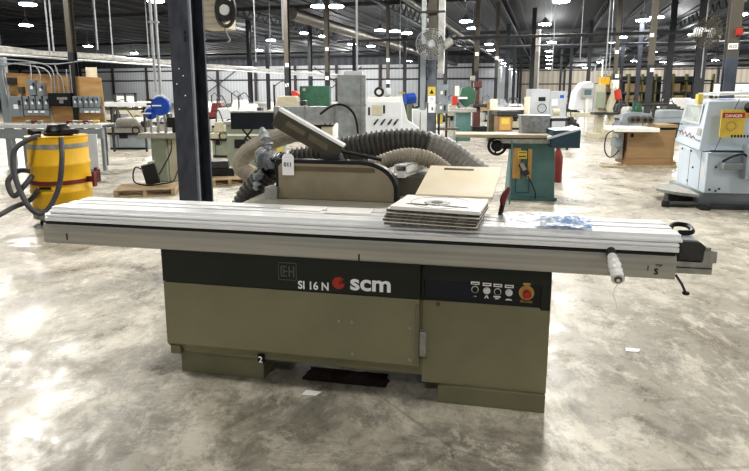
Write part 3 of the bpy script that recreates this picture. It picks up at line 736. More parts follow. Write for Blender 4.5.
def cond(par, at, pts, r=.013, m='conduit', y=-.05):
    q = MB(); q.tube(spline([(at.X(x), y, at.Z(z)) for x, z in pts], 6), r, 7); return q.build('conduit', m, par, smooth=True)
for pts in ([(53, 93), (53, 78), (48, 70), (30, 66), (8, 64)], [(56, 93), (56, 74), (50, 66), (30, 62), (4, 60)], [(60, 93), (60, 68)], [(65, 93), (64, 80), (60, 73), (58, 64)], [(69, 93), (69, 70)], [(73, 93), (73, 66)],
            [(8, 95), (6, 80), (8, 68), (20, 64)], [(34, 80), (34, 64)], [(43, 83), (42, 72), (38, 66)], [(50, 113), (51, 120), (55, 124), (70, 124)], [(100, 104), (103, 110), (103, 122)], [(6, 66), (30, 64), (60, 65), (85, 62)], [(10, 96), (10, 88), (8, 74)]):
    cond(e, eb, pts)
cv = At(48, 174); c = cv.thing('roller_conveyor', 'long grey roller conveyor running in front of the plywood board', 'conveyor')
cv.part('side_rail', 'white_paint', [(-40, 103, 124, 127.5, -.05, 0)], .003)
cv.part('side_rail', 'machine_grey', [(-40, 103, 124, 128, .55, .6)], .003)
q = MB()
for i in range(46):
    x = -38+i*3.1; q.cyl((cv.X(x), .0, cv.Z(124.6)), (cv.X(x), .55, cv.Z(124.6)), .022, seg=10)
q.build('roller', 'alu_dull', c, smooth=True)['kind'] = 'stuff'
cv.part('under_frame', 'machine_grey', [(-40, 103, 128.5, 138, -.03, .0)], .003)
for x in (-30, 6, 48, 88):
    cv.part('leg', 'machine_grey', [(x, x+5, 128, 174, -.02, .1)], .003); cv.part('leg', 'machine_grey', [(x, x+3, 128, 174, .5, .58)], .003)
for i, (x, col) in enumerate(((25, 'alu_dull'), (31, 'red_dark'), (37, 'alu_dull'), (66, 'red_dark'), (72, 'alu_dull'), (77, 'wood'), (83, 'red_dark'), (88, 'alu_dull'), (94, 'yellow_label'))):
    o = MB(); o.tube([(0, 0, .0), (0, 0, .045), (.05, 0, .05), (.08, 0, .04)], [.035, .03, .02, .03], 10)
    o = o.build('pipe_fitting', col, smooth=True); o.location = cv.loc+Vector((cv.X(x), .1, cv.Z(124.6)+.024))
    tag(o, ['small metal fitting at the left of the conveyor top', 'small red fitting at the left of the conveyor top', 'small metal fitting on the conveyor below the switch boxes', 'red fitting on the conveyor below the black junction box', 'metal fitting just right of the black junction box', 'tan fitting among the parts on the conveyor', 'red fitting toward the right end of the conveyor', 'metal fitting toward the right end of the conveyor', 'yellow fitting at the right end of the conveyor'][i], 'fitting')
wp = At(92, 179); w_ = wp.thing('white_display_board', 'blank white panel standing upright right of the yellow drum', 'panel')
wp.part('panel_sheet', 'white_paint', [(81, 104, 132.5, 167, -.3, -.26)], .002)
[wp.part('panel_foot', 'red_dark', [(x, x+2.5, 165, 179, -.35, -.2)], .002) for x in (83, 100)]

# ------------------------------------------------------------------ machine with blue wheels behind the column
bm_ = At(163, 182); bm_.px = 161.5; e = bm_.thing('band_machine', 'grey pedestal machine with round blue guards left of the navy column', 'machine')
bm_.part('pedestal', 'greygreen', [(151, 166, 137, 181, -.1, .35)], .01)
bm_.part('pedestal_side', 'beige_machine', [(166.2, 178, 137, 181, -.02, .35)], .01)
bm_.part('work_table', 'alu_dull', [(141, 180, 132, 137, -.2, .35)], .005)
bm_.part('vise', 'black', [(166, 176, 117, 127, 0, .15), (172, 178, 124, 132, -.05, .2)], .01)
bm_.part('stand', 'alu_dull', [(149, 151, 115, 132, 0, .05), (156, 158, 114, 132, 0, .05), (163, 165, 113, 132, 0, .05)], .002)
for (x, y, r, rr_) in ((160.5, 106, 9.3, .17), (150, 113.5, 5.3, .1)):
    q = MB(); q.cyl((bm_.X(x), .0, bm_.Z(y)), (bm_.X(x), .1, bm_.Z(y)), rr_, seg=32); g = q.build('wheel_guard', 'blue', bm_.o, .008, label='round blue wheel guard')
    q = MB(); q.torus((bm_.X(x)-.02, .1, bm_.Z(y)+.02), rr_, .018, 'y'); q.build('guard_rim', 'white', g, smooth=True)
    q = MB(); q.cyl((bm_.X(x)-.13, -.03, bm_.Z(y)+.01), (bm_.X(x)+.03, -.03, bm_.Z(y)+.01), .014, seg=8); q.build('hand_knob', 'white', g)
bm_.part('arm', 'steel_dark', [(146, 160, 99, 101, .05, .1), (146, 154, 103, 105, .05, .1)], .004)
q = MB(); q.tube(spline([(.2, -.15, .8), (.22, -.25, .6), (.1, -.3, .35), (-.05, -.35, .12), (-.15, -.5, .14)], 8), .012, 7); q.build('power_cable', 'black', bm_.o, smooth=True)
# tall conduits behind it
for (x, z0) in ((156, 92), (162, 112)):
    q = MB(); p0 = gy(x, z0, 11.5); q.tube([(p0.x, 11.5, p0.z), (p0.x, 11.5, 7.72)], .03, 10); q.box(p0.x-.05, p0.x+.05, 11.45, 11.55, 3.0, 3.03)
    tag(q.build('riser_pipe', 'conduit', smooth=True), 'thin grey riser pipe %s above the blue wheels' % ('left of its twin' if x < 160 else 'nearest the navy column'), 'pipe')
pl_ = At(149, 198); 
def pallet(at, w, dpt, label, rz=0):
    t = thing('wooden_pallet', label, 'pallet', at, rz); h = .12
    q = MB(); n = 6
    for i in range(n): y = -dpt/2+i*dpt/(n-1)*.88; q.box(-w/2, w/2, y, y+dpt*.11, h-.02, h)
    q.build('deck_boards', 'pallet', t, .003)
    q = MB()
    for x in (-w/2, -.03, w/2-.06): q.box(x, x+.06, -dpt/2, dpt/2, .02, h-.02)
    q.build('stringer', 'pallet', t, .003)
    q = MB()
    for y in (-dpt/2, -.05, dpt/2-.1): q.box(-w/2, w/2, y, y+.1, 0, .02)
    q.build('bottom_boards', 'pallet', t, .002); return t
pp_ = gz(148, 193); pallet(pp_, .92, .7, 'small wooden pallet carrying the black tilted unit', .25)
bx = thing('black_unit', 'black tilted electrical unit lying on the small pallet', 'electrical unit', gz(151, 193)+Vector((0, .05, .145)), .3)
MB().obox((0, 0, .17), (.22, .18, .34), (0, -.22, 0)).build('case', 'black', bx, .01)
MB().obox((.015, 0, .36), (.1, .16, .04), (0, -.22, 0)).build('face_plate', 'alu_dull', bx, .003)
q = MB(); q.tube(spline([(-.1, -.1, .25), (-.22, -.15, .3), (-.25, -.15, .08), (-.05, -.25, .02), (.2, -.22, .03), (.35, -.1, .05), (.42, .05, .2)], 8), .012, 7); q.build('power_cable', 'black', bx, smooth=True)

# ------------------------------------------------------------------ teal machine
tm = At(532, 200, -.1); tm.px = 530.5; e = tm.thing('teal_jointer', 'teal cabinet machine with pale top table and yellow warning labels', 'machine')
q = MB(); q.hexa([(tm.X(510), 0, .03), (tm.X(555), 0, .03), (tm.X(555), .55, .03), (tm.X(510), .55, .03)], [(tm.X(513), .03, tm.Z(142)), (tm.X(553), .03, tm.Z(142)), (tm.X(553), .5, tm.Z(142)), (tm.X(513), .5, tm.Z(142))]); q.build('cabinet', 'teal', e, .006)
tm.part('foot_flange', 'teal', [(509, 557, 197, 200, -.04, .6)], .003)
tm.part('door_outline', 'teal_dark', [(516, 516.5, 150, 192, -.006, .02), (529, 529.5, 150, 192, -.006, .02), (516, 529.5, 192, 192.6, -.01, .02)], 0)
q = MB()
for x in (512, 531, 553): q.cyl((tm.X(x), -.02, -.0), (tm.X(x), -.02, .04), .016, seg=8); q.cyl((tm.X(x), -.02, 0), (tm.X(x), -.02, .008), .035, seg=12)
q.build('levelling_foot', 'steel_dark', e)
tm.part('work_table', 'table_tan', [(455, 552, 133.2, 136.5, -.15, .45)], .006, label='long pale top table')
tm.part('table_edge', 'alu_dull', [(500, 552, 137.5, 142, -.12, .45)], .004)
tm.part('fence_box', 'teal_dark', [(546, 572, 128, 145, -.3, .3)], .006, label='dark blue green fence box')
q = MB(); q.hexa([(tm.X(541), -.32, tm.Z(137)), (tm.X(571), -.32, tm.Z(127.8)), (tm.X(573), .32, tm.Z(127.8)), (tm.X(548), .32, tm.Z(134))], [(tm.X(541), -.32, tm.Z(135)), (tm.X(571), -.32, tm.Z(125.5)), (tm.X(573), .32, tm.Z(125.5)), (tm.X(548), .32, tm.Z(132))]); q.build('fence_cover', 'white_paint', e)
tm.part('warning_label', 'orange_label', [(512.5, 520, 147, 178, -.012, .02), (527, 531, 148, 178, -.012, .02)], 0)
tm.part('warning_label', 'yellow_label', [(517, 526, 150, 158, -.016, .02)], 0)
tm.part('label_print', 'print_black', [(518, 525, 155, 156, -.018, .02), (518, 525, 151.5, 152.2, -.018, .02)], 0)
q = MB(); q.obox((tm.X(523), -.07, tm.Z(168)), (.09, .07, .2), (0, -.5, 0)); q.build('switch_unit', 'steel_dark', e, .008)
q = MB(); q.obox((tm.X(521.5), -.11, tm.Z(165)), (.06, .02, .12), (0, -.5, 0)); q.build('switch_face', 'alu_dull', e, .003)
q = MB(); q.tube(spline([(tm.X(527), -.08, tm.Z(175)), (tm.X(532), -.08, tm.Z(184)), (tm.X(535), -.09, tm.Z(192)), (tm.X(535), -.08, tm.Z(198))], 8), .009, 7); q.build('power_cable', 'black', e, smooth=True)
q = MB(); q.torus((tm.X(497), .1, tm.Z(146)), .13, .022, 'y'); 
for k in range(3): a = k*2*PI/3+.3; q.tube([(tm.X(497), .1, tm.Z(146)), (tm.X(497)+.13*math.cos(a), .1, tm.Z(146)+.13*math.sin(a))], .014, 6)
q.cyl((tm.X(497), .12, tm.Z(146)), (tm.X(497), .17, tm.Z(146)), .09); q.cyl((tm.X(497), .05, tm.Z(146)), (tm.X(497), .2, tm.Z(146)), .05); q.build('hand_wheel', 'black', e, smooth=True)
tm.part('wheel_bracket', 'steel_dark', [(497, 511, 143, 149, .1, .2)], .004)
q = MB(); q.cyl((tm.X(507.5), -.35, tm.Z(205)+.07), (tm.X(507.5), -.35, tm.Z(137.5)), .012, seg=8); q.build('support_leg', 'teal', e); MB().cyl((tm.X(456), .0, .0), (tm.X(456), .0, tm.Z(137)), .012, seg=8).build('support_leg', 'teal', e)
ex = At(559, 182); e = ex.thing('red_cylinder', 'red gas cylinder standing behind the teal machine', 'cylinder')
MB().lathe([(.085, 0), (.09, .03), (.09, .46), (.07, .54), (.04, .6), (.04, .64)]).build('cylinder_body', 'red_dark', e, smooth=True)
MB().box(-.04, .04, -.04, .04, .64, .70).build('valve', 'black', e, .004)
# clear bin on the teal table
cb_ = thing('clear_tote', 'clear plastic bin on the table behind the teal machine', 'bin', tm.loc+Vector((tm.X(536), .25, tm.Z(133))), -.1)
MB().hexa([(-.2, -.12, 0), (.2, -.12, 0), (.2, .15, 0), (-.2, .15, 0)], [(-.22, -.14, .26), (.22, -.14, .26), (.22, .17, .26), (-.22, .17, .26)]).build('bin_body', 'plastic_milky', cb_, .006)
MB().box(-.12, .1, -.05, .08, .005, .18).build('stored_parts', 'alu_dark', cb_, .01); MB().box(-.23, .23, -.15, .18, .255, .275).build('bin_rim', 'machine_grey', cb_, .003)

# ------------------------------------------------------------------ brown wooden machine
br = At(650, 167, -.08); e = br.thing('wooden_shaper', 'brown wood clad machine with white table on skids', 'machine')
q = MB(); br.box(q, 629, 675, 129, 165, 0, .7); q.build('cabinet', 'wood_brown', e, .006)
br.part('front_seam', 'wood_brown', [(629, 675, 157, 158, -.006, .0), (629, 630.5, 129, 165, -.006, 0), (673.5, 675, 129, 165, -.006, 0)], .001)
br.part('side_frame', 'alu_dull', [(621, 627, 133, 160, .1, .5)], .01)
br.part('side_box', 'machine_grey', [(617, 624, 138, 147, .0, .3)], .01)
br.part('white_table', 'white', [(614, 655, 127, 131, -.25, .65)], .005)
br.part('top_board', 'wood', [(655, 676, 124, 127, -.05, .7)], .005)
br.part('dark_gap', 'black', [(655, 675, 127, 129.5, .0, .7)], 0)
br.part('skid', 'pallet', [(603, 628, 165.5, 169, -.2, .0), (626, 678, 165, 167, -.05, .08), (655, 684, 163, 167, .3, .5)], .003)
q = MB(); q.box(br.X(632), br.X(634.5), -.006, 0, br.Z(137), br.Z(133)); q.build('door_latch', 'black', e)
q = MB(); q.tube(spline([(br.X(621), .0, br.Z(128)), (br.X(608), -.05, br.Z(134)), (br.X(606), -.1, br.Z(150)), (br.X(612), -.1, br.Z(157)), (br.X(621), -.05, br.Z(150))], 8), .014, 7); q.build('air_hose', 'black', e, smooth=True)
pf = thing('power_feeder', 'grey power feeder with round wheels and green arm on the brown machine', 'power feeder', br.loc+Vector((br.X(643), .35, br.Z(124))), -.08)
s_ = br.s
MB().prism([(-.34, .05), (-.3, .22), (-.1, .27), (.32, .22), (.34, .05)], -.02, .14).build('feeder_body', 'machine_grey', pf, .02)
for x in (-.12, .0, .15, .27):
    q = MB(); q.cyl((x, -.1, .085), (x, -.02, .085), .085, seg=22); w_ = q.build('wheel', 'alu_dark', pf, .008); MB().cyl((x, -.108, .085), (x, -.1, .085), .04, seg=16).build('wheel_hub', 'black', w_)
q = MB(); q.box(-.12, .12, 0, .12, .25, .32); q.cyl((-.06, .05, .3), (-.06, .05, .5), .035, seg=12); q.box(.0, .1, 0, .1, .3, .46); q.build('arm', 'green', pf, .01)
q = MB(); q.cyl((.1, .06, .42), (.7, .15, .44), .045, seg=14); q.build('boom_tube', 'steel_dark', pf, smooth=True)

# ------------------------------------------------------------------ pale blue machine at right
g0 = gz(702, 209); rz_ = -.12
wm = thing('beam_machine', 'pale blue white enclosed machine at the right edge with red trace line', 'machine', g0, rz_)
k = 1.65/(209-92)
def wz(y): return (209-y)*k
def fpt(x, d, y): return ((x-702)*k, d, wz(y))
_c, _s = math.cos(rz_), math.sin(rz_)
def w2l(p): dx, dy = p.x-g0.x, p.y-g0.y; return (dx*_c+dy*_s, -dx*_s+dy*_c, p.z)
zb = wz(193); zm = wz(151)
FB = w2l(gz(704, 193, zb)); BB = w2l(gz(676, 181.5, zb))
HF = w2l(gz(699, 151, zm)); HB = w2l(gz(675, 141, zm))
def up(p, z): return (p[0], p[1], z)
BF2 = w2l(gy(709, 101, g0.y+.12)); BB2 = w2l(gy(686.5, 99, g0.y+1.05))
q = MB(); q.hexa([(FB[0]+.05, FB[1]+.12, 0.02), (1.3, .12, .02), (1.3, 1.4, .02), (FB[0]+.0, 1.3, .02)], [(FB[0]+.02, FB[1]+.06, zb), (1.3, .06, zb), (1.3, 1.4, zb), (FB[0]+.0, 1.3, zb)]); q.build('base_plinth', 'machine_grey', wm, .01)
q = MB(); q.hexa([FB, (1.3, FB[1], zb), (1.3, 1.6, zb), (BB[0]+.1, BB[1]+.3, zb), ][:3]+[BB], [up(FB, zm-.01), (1.3, FB[1], zm-.01), (1.3, 1.6, zm-.01), up(BB, zm-.01)]); lc = q.build('lower_cabinet', 'machine_blue_white', wm, .008)
q = MB(); q.hexa([HF, (1.3, HF[1], zm), (1.3, 1.5, zm), HB], [BF2, (1.3, BF2[1], BF2[2]+.02), (1.3, 1.3, BB2[2]+.02), BB2]); uh = q.build('upper_hood', 'machine_blue_white', wm, .012)
def lerp(a, b_, t): return Vector(a)*(1-t)+Vector(b_)*t
# left face of the hood: window and trace
BL, BR, TL, TR = Vector(HB), Vector(HF), Vector(BB2), Vector(BF2)
nrm = ((BR-BL).cross(TL-BL)).normalized()
if nrm.x > 0: nrm = -nrm
def onface(s, t, o=.004): 
    p = lerp(lerp(BL, BR, s), lerp(TL, TR, s), t); return p+nrm*o
def facequad(s0, s1, t0, t1, name, m, par, o0=-.002, o1=.006, label=None):
    q = MB(); q.hexa([onface(s0, t0, o0), onface(s1, t0, o0), onface(s1, t1, o0), onface(s0, t1, o0)], [onface(s0, t0, o1), onface(s1, t0, o1), onface(s1, t1, o1), onface(s0, t1, o1)]); return q.build(name, m, par, label=label)
wn = facequad(.08, .82, .52, .93, 'window_frame', 'white_paint', uh)
facequad(.13, .77, .56, .89, 'window_pane', mat('pane', '#b9c2c2', .15, 0, .15, 4), wn, .004, .009, label='pale clear window')
q = MB(); zig = [(.02, .28), (.1, .28), (.14, .24), (.2, .31), (.28, .22), (.36, .3), (.45, .2), (.55, .3), (.62, .2), (.7, .26), (.8, .2), (.98, .2)]
q.tube([onface(s, t, .004) for s, t in zig], .006, 5); q.build('trace_line', 'red_dark', uh)
text('scm', .07, 'blue', uh, onface(.06, .42, .006), rot=(PI/2, 0, math.atan2((BR-BL).y, (BR-BL).x)), name='lettering', bold=.001, label='small blue lettering on the hood')
facequad(.8, .95, .3, .44, 'maker_plate', 'alu_dull', uh)
# front details
q = MB(); q.tube([Vector(fpt(706, -.055, 150)), Vector(fpt(727, .03, 99))], .005, 5); q.build('panel_seam', 'steel_dark', uh)
q = MB(); q.box((719-711)*k, (741-711)*k, -.04, -.02, wz(136), wz(109)); q = q.build('warning_poster', 'yellow_label', uh, label='yellow warning poster')
q2 = MB(); q2.box((720-711)*k, (740-711)*k, -.045, -.04, wz(117), wz(112)); q2.build('danger_strip', 'red', uh)
text('DANGER', .055, 'print_white', uh, ((730-711)*k, -.047, wz(116.2)), align='CENTER', name='danger_lettering', bold=.001)
q2 = MB()
for i in range(7): q2.box((720.5-702+i*2.9)*k, (722-702+i*2.9)*k, -.045, -.04, wz(136), wz(133.5))
q2.build('poster_print', 'print_black', uh)
q2 = MB(); q2.torus(((729-711)*k, -.043, wz(125)), .06, .008, 'y', 24, 6); q2.build('poster_symbol', 'orange_label', uh)
q2 = MB(); q2.box((741-711)*k, (749-711)*k, -.08, 0, wz(117), wz(112)); q2.build('orange_unit', 'orange_label', uh, .004)
q2 = MB(); q2.cyl(((749-711)*k, -.15, wz(107)), ((744-711)*k, -.0, wz(107)), .08, seg=26); q2.torus(((749-711)*k, -.155, wz(107)), .075, .012, 'y'); q2.build('exhaust_port', 'black', uh, smooth=True, label='round black exhaust port')
# cabinet door outlines on the left lower face
BL, BR, TL, TR = Vector(BB), Vector(FB), Vector(up(BB, zm)), Vector(up(FB, zm))
nrm = ((BR-BL).cross(TL-BL)).normalized(); nrm = -nrm if nrm.x > 0 else nrm
for s0 in (.42, .8): facequad(s0, s0+.008, .02, .98, 'door_seam', 'steel_dark', lc, -.001, .003)
for (s, t) in ((.12, .9), (.4, .12), (.55, .5), (.45, .9)): facequad(s, s+.03, t, t+.05, 'lock', 'steel_dark', lc, 0, .01)
facequad(.84, .96, .35, .6, 'door_label', 'white_paint', lc, 0, .004)
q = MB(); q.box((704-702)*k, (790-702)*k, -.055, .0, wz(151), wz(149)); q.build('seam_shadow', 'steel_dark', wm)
q = MB(); q.box((714-702)*k, (735-702)*k, -.12, 0, wz(168), wz(161)); q.box((733-702)*k, (755-702)*k, -.25, 0, wz(177), wz(143)); q.build('drive_motor', 'machine_grey', wm, .015, label='grey drive motor on the front')
q = MB(); q.box((736-702)*k, (755-702)*k, -.27, -.25, wz(170), wz(160)); q.build('motor_plate', 'steel_dark', wm, .004)
q = MB(); q.tube(spline([((715-702)*k, -.05, wz(160)), ((722-702)*k, -.12, wz(154)), ((731-702)*k, -.14, wz(152)), ((737-702)*k, -.2, wz(158))], 8), .016, 8); q.build('air_hose', 'black', wm, smooth=True)
q = MB()
for (x, y) in ((711, 166), (713, 190), (707, 189), (716, 188)): q.cyl(((x-702)*k, -.006, wz(y)), ((x-702)*k, 0, wz(y)), .018, seg=12)
q.build('bolt', 'alu_dark', wm)
q = MB(); q.prism([(0.0, .1), (-.28, .35), (-.42, .62), (-.38, .9), (-.1, 1.1), (.1, 1.1)], .14, .19, 'z'); q.build('foot_tray', 'alu_dull', wm, .01, label='grey curved tray at the base')
q = MB(); q.tube([(-.02, .1, .05), (-.46, .12, .04)], .04, 8); q.cyl((-.46, .12, 0), (-.46, .12, .1), .05, seg=14); q.box(-.05, .75, -.02, .08, 0, .06); q.cyl((.0, -.05, .0), (0, -.05, .1), .06, seg=14); q.box(-.3, .1, .45, .6, 0, .14); q.box(.3, .7, .6, 1.2, 0, .04); q.build('outrigger', 'steel_dark', wm, .006)
q = MB(); q.hexa([fpt(716, .2, 95.5), fpt(745, .2, 94.5), fpt(745, .9, 94.5), fpt(716, .9, 95.5)], [fpt(714, .2, 93), fpt(745, .2, 91.5), fpt(745, .9, 91.5), fpt(714, .9, 93)]); q.build('roof_cover', 'white', wm, .004)
q = MB(); q.box((700-702)*k, (705-702)*k, .4, .5, wz(104), wz(94)); q.build('beacon', 'yellow_label', wm, .004)

# ------------------------------------------------------------------ fans, boxes on columns
def fan(name, label, p, R, rz, tilt=0.1, m='wire'):
    t = thing(name, label, 'fan', p, rz); t.rotation_euler = (tilt, 0, rz)
    for j, yy in enumerate((-.06, .12)):
        q = MB()
        for r_ in ([1.0, .86, .72, .58, .44, .3, .16] if j == 0 else [1.0, .8, .55, .3]): q.torus((0, yy*(1.3-r_*1.3+.2) if j == 0 else yy, 0), R*r_, .006, 'y', 36, 4)
        for k_ in range(18): a = k_*2*PI/18; q.tube([(.05*math.cos(a), yy*1.2 if j == 0 else yy, .05*math.sin(a)), (R*math.cos(a), yy*.3 if j == 0 else yy, R*math.sin(a))], .005, 4)
        q.build('front_grille' if j == 0 else 'rear_grille', m, t)
    q = MB()
    for k_ in range(4):
        a = k_*PI/2+.4; c_, s2 = math.cos(a), math.sin(a)
        P_ = lambda r_, w, y: (r_*c_-w*s2, y, r_*s2+w*c_)
        q.hexa([P_(.06, -.04, .02), P_(R*.85, -.11, .0), P_(R*.85, .09, .05), P_(.06, .04, .05)], [P_(.06, -.04, .026), P_(R*.85, -.11, .006), P_(R*.85, .09, .056), P_(.06, .04, .056)])
    q.build('fan_blade', 'alu_dark', t)
    MB().cyl((0, -.02, 0), (0, .3, 0), .085).build('motor', 'white_paint', t, .01)
    return t
pf1 = gy(431, 44, 13.7)
f1 = fan('wall_fan', 'round wire cage fan mounted on the grey central column', pf1, .36, -.15)
MB().tube([(0, .2, 0), (0, .75, 0)], .03, 8).build('mount_arm', 'steel_dark', f1)
MB().cyl((.28, .1, -.06), (.46, .24, .06), .1, seg=16).build('side_drum', 'alu_dull', f1, .01, smooth=False)
pf2 = gy(712, 33, 10.2)
f2 = fan('column_fan', 'round wire cage fan on the navy column marked B20', pf2, .27, .5, .15, 'alu_dark')
MB().tube([(.0, .2, 0), (.12, .42, -.06), (.3, .6, -.08)], .03, 8).build('mount_arm', 'alu_dull', f2)
# conduits & boxes on centre column
z0 = gy(425, 112, 14.2)
cp = cb
MB().box(-.27, -.14, -.19, -.09, 1.2, 2.6).build('wireway', 'machine_grey', cb, .004); MB().box(-.25, -.15, -.19, -.09, 2.6, 6.7).build('left_riser', 'galv', cp, .004)
MB().box(.17, .32, -.19, -.09, 2.1, 6.7).build('right_riser', 'foil', cp, .004)
MB().box(-.29, .33, -.2, -.1, 3.55, 3.6).build('strap', 'steel_dark', cp)
kb = 14.2/560
def bz(y): return H+(HY-y)*kb
def cbx(nm, lab, x0, x1, y0, y1, m, d=.08, cat='sign'):
    p = gy((x0+x1)/2, (y0+y1)/2, 14.02); q = MB(); q.box(-(x1-x0)/2*kb, (x1-x0)/2*kb, -d, 0, -(y1-y0)/2*kb, (y1-y0)/2*kb); o = q.build(nm, m, None, .003 if d > .02 else 0); o.location = p; o.rotation_euler = (0, 0, -.1); return tag(o, lab, cat)
yl = cbx('warning_sign', 'yellow warning label on the grey central column', 428, 435.5, 87, 95.5, 'yellow_label', .01)
MB().prism([(-.05, -.06), (.05, -.06), (0, .05)], -.012, -.01).build('warning_symbol', 'print_black', yl)
pa = cbx('paper_notice', 'upper white paper notice on the grey central column', 428, 435.5, 96, 103, 'print_white', .01)
MB().box(-.05, .04, -.012, -.01, .02, .03).box(-.05, .05, -.012, -.01, -.02, -.01).build('notice_print', 'print_grey', pa)
pa = cbx('paper_notice', 'lower white paper notice on the grey central column', 428.5, 436, 103.5, 112.5, 'print_white', .01)
MB().box(-.02, .02, -.012, -.01, -.06, .02).build('notice_print', 'print_grey', pa)
for (nm, lab, x0, x1, y0, y1) in (('disconnect_box', 'upper grey disconnect box right of the central column', 438, 447.5, 85, 102), ('disconnect_box', 'lower wide grey disconnect box right of the central column', 436.5, 447.5, 103.5, 113)):
    o = cbx(nm, lab, x0, x1, y0, y1, 'electric_grey', .2, 'switch box'); MB().box(.05, .08, -.24, -.2, -.05, .08).build('switch_handle', 'black', o)
    MB().box(-.06, .0, -.204, -.2, -.02, .06).build('box_label', 'white', o)
# heater / blower hanging left of centre
hb = gy(217, 12, 8.0); kh = 8.0/560
ht = thing('unit_heater', 'cream ceiling blower with round front ring right of the navy column', 'heater', hb, -.25)
MB().box(-.24, .12, -.1, .3, -.22, .22).build('housing', 'beige_machine', ht, .01)
q = MB()
for i in range(5): q.box(-.22, .1, -.105, -.1, -.18+i*.08, -.15+i*.08)
q.build('louver', 'wall_beige', ht)
q = MB(); q.torus((.2, -.13, 0), .21, .025, 'y', sx=.65); q.cyl((.12, .0, 0), (.2, -.13, 0), .14, seg=24); q.build('front_ring', 'steel_dark', ht, smooth=True)
MB().cyl((.2, -.14, 0), (.2, -.17, 0), .07, seg=20).build('ring_hub', 'white', ht)
q = MB(); q.tube(spline([(.1, 0, -.2), (.14, 0, -.3), (.18, 0, -.38), (.14, 0, -.4)], 5), .012, 6); q.build('pull_chain', 'alu_dull', ht)
q = MB()
for x in (-.2, .08): q.cyl((x, .1, .22), (x, .1, 7.5-hb.z), .012, seg=6)
q.build('hanger', 'steel_dark', ht)
# foil wrapped duct running down the left bay
q = MB(); n = 40; pts = []
for i in range(n): a = -4+i*1.4; pts.append(bld(a, -16.6, 2.98+.02*math.sin(i*1.7)))
q.tube(pts, [.1+.02*math.sin(i*2.1) for i in range(n)], 10)
fd = thing('foil_duct', 'long foil wrapped pipe hanging across the left bay', 'duct'); q.build('wrapped_pipe', 'foil', fd)
q = MB(); q.tube([bld(-4, -16.3, 2.8), bld(50, -16.3, 2.8)], .04, 6); q.build('side_pipe', 'conduit', fd)
for a in (6, 10, 14, 18, 24, 30, 38):
    q = MB(); q.tube([bld(a, -16.6, 3), bld(a, -16.6, 7.72)], .012, 5); q.build('hanger_wire', 'steel_dark', fd)
# drop cords and pipes from the roof
for (x, y0, Z) in ((50, 55, 16), (54, 53, 16), (98, 50, 18), (113, 57, 20), (149, 57, 24), (256, 62, 22), (283, 40, 14), (357, 70, 12), (271, 66, 26), (552, 72, 22), (605, 80, 20), (609, 74, 24), (701, 78, 22), (580, 60, 30), (400, 70, 30)):
    p = gy(x, y0, Z); q = MB(); q.tube([(0, 0, 0), (0, 0, 7.72-p.z)], .022, 6); o = q.build('drop_conduit', 'wire'); o.location = p
    tag(o, 'thin vertical conduit dropping from the roof to a machine', 'conduit', 'drop conduits')
# sprinkler mains crossing the right bay
for (a, z, r_, lab) in ((24, 3.4+1.65-1.2, .06, 'thin sprinkler pipe crossing the right bay at mid height'), (40, 4.7, .07, 'sprinkler pipe crossing the bays in front of the far lights'), (60, 5.3, .09, 'distant sprinkler pipe crossing high under the roof')):
    q = MB(); q.tube([bld(a, -9, z), bld(a, 40, z)], r_, 8); tag(q.build('sprinkler_pipe', 'truss', smooth=True), lab, 'pipe')
q = MB(); q.tube([bld(15, -7.4, 6.5), bld(90, -7.4, 6.5)], .18, 10); tag(q.build('round_duct', 'alu_dark', smooth=True), 'round galvanised duct high under the roof left of centre', 'duct')
q = MB(); q.tube([bld(30, -14, 6.0), bld(90, -14, 6.0)], .35, 12); tag(q.build('round_duct', 'alu_dark', smooth=True), 'wide round duct in the far left bay', 'duct')

# ------------------------------------------------------------------ middle distance machines
# white machine with round motor (centre left)
m = At(392, 163); e = m.thing('white_moulder', 'white machine with round motor behind the large black hose', 'machine')
m.part('main_body', 'white_paint', [(364, 402, 101, 163, 0, .8)], .03)
m.part('top_hood', 'white', [(366, 400, 97, 103, .05, .7)], .03)
q = MB(); q.prism([(m.X(396), m.Z(96)), (m.X(402), m.Z(96)), (m.X(408), m.Z(120)), (m.X(420), m.Z(128)), (m.X(418), m.Z(133)), (m.X(396), m.Z(133))], .1, .6); q.build('side_apron', 'white_paint', e, .02)
q = MB(); q.cyl((m.X(379), .1, m.Z(92)), (m.X(379), .5, m.Z(92)), .11, seg=24); q.build('round_motor', 'white', e, .02, smooth=True)
q = MB(); q.torus((m.X(379), .1, m.Z(92)), .09, .028, 'y'); q.build('motor_ring', 'black', e, smooth=True)
q = MB(); q.cyl((m.X(386), .2, m.Z(92)), (m.X(391), .2, m.Z(92)), .1, seg=20); q.build('motor_drum', 'white_paint', e, .02)
m.part('vent', 'steel_dark', [(368, 370, 107, 115, -.01, .02)], 0); m.part('vent', 'steel_dark', [(383, 385, 105, 113, -.01, .02)], 0)
m.part('control_face', 'beige_machine', [(372, 382, 105, 115, -.01, .02)], .004)
q = MB()
for x in (374, 381, 388, 394): q.tube([(m.X(x), -.02, m.Z(124)), (m.X(x+2), -.06, m.Z(121)), (m.X(x+4), -.02, m.Z(119))], .02, 6)
q.build('clamp_lever', 'black', e)
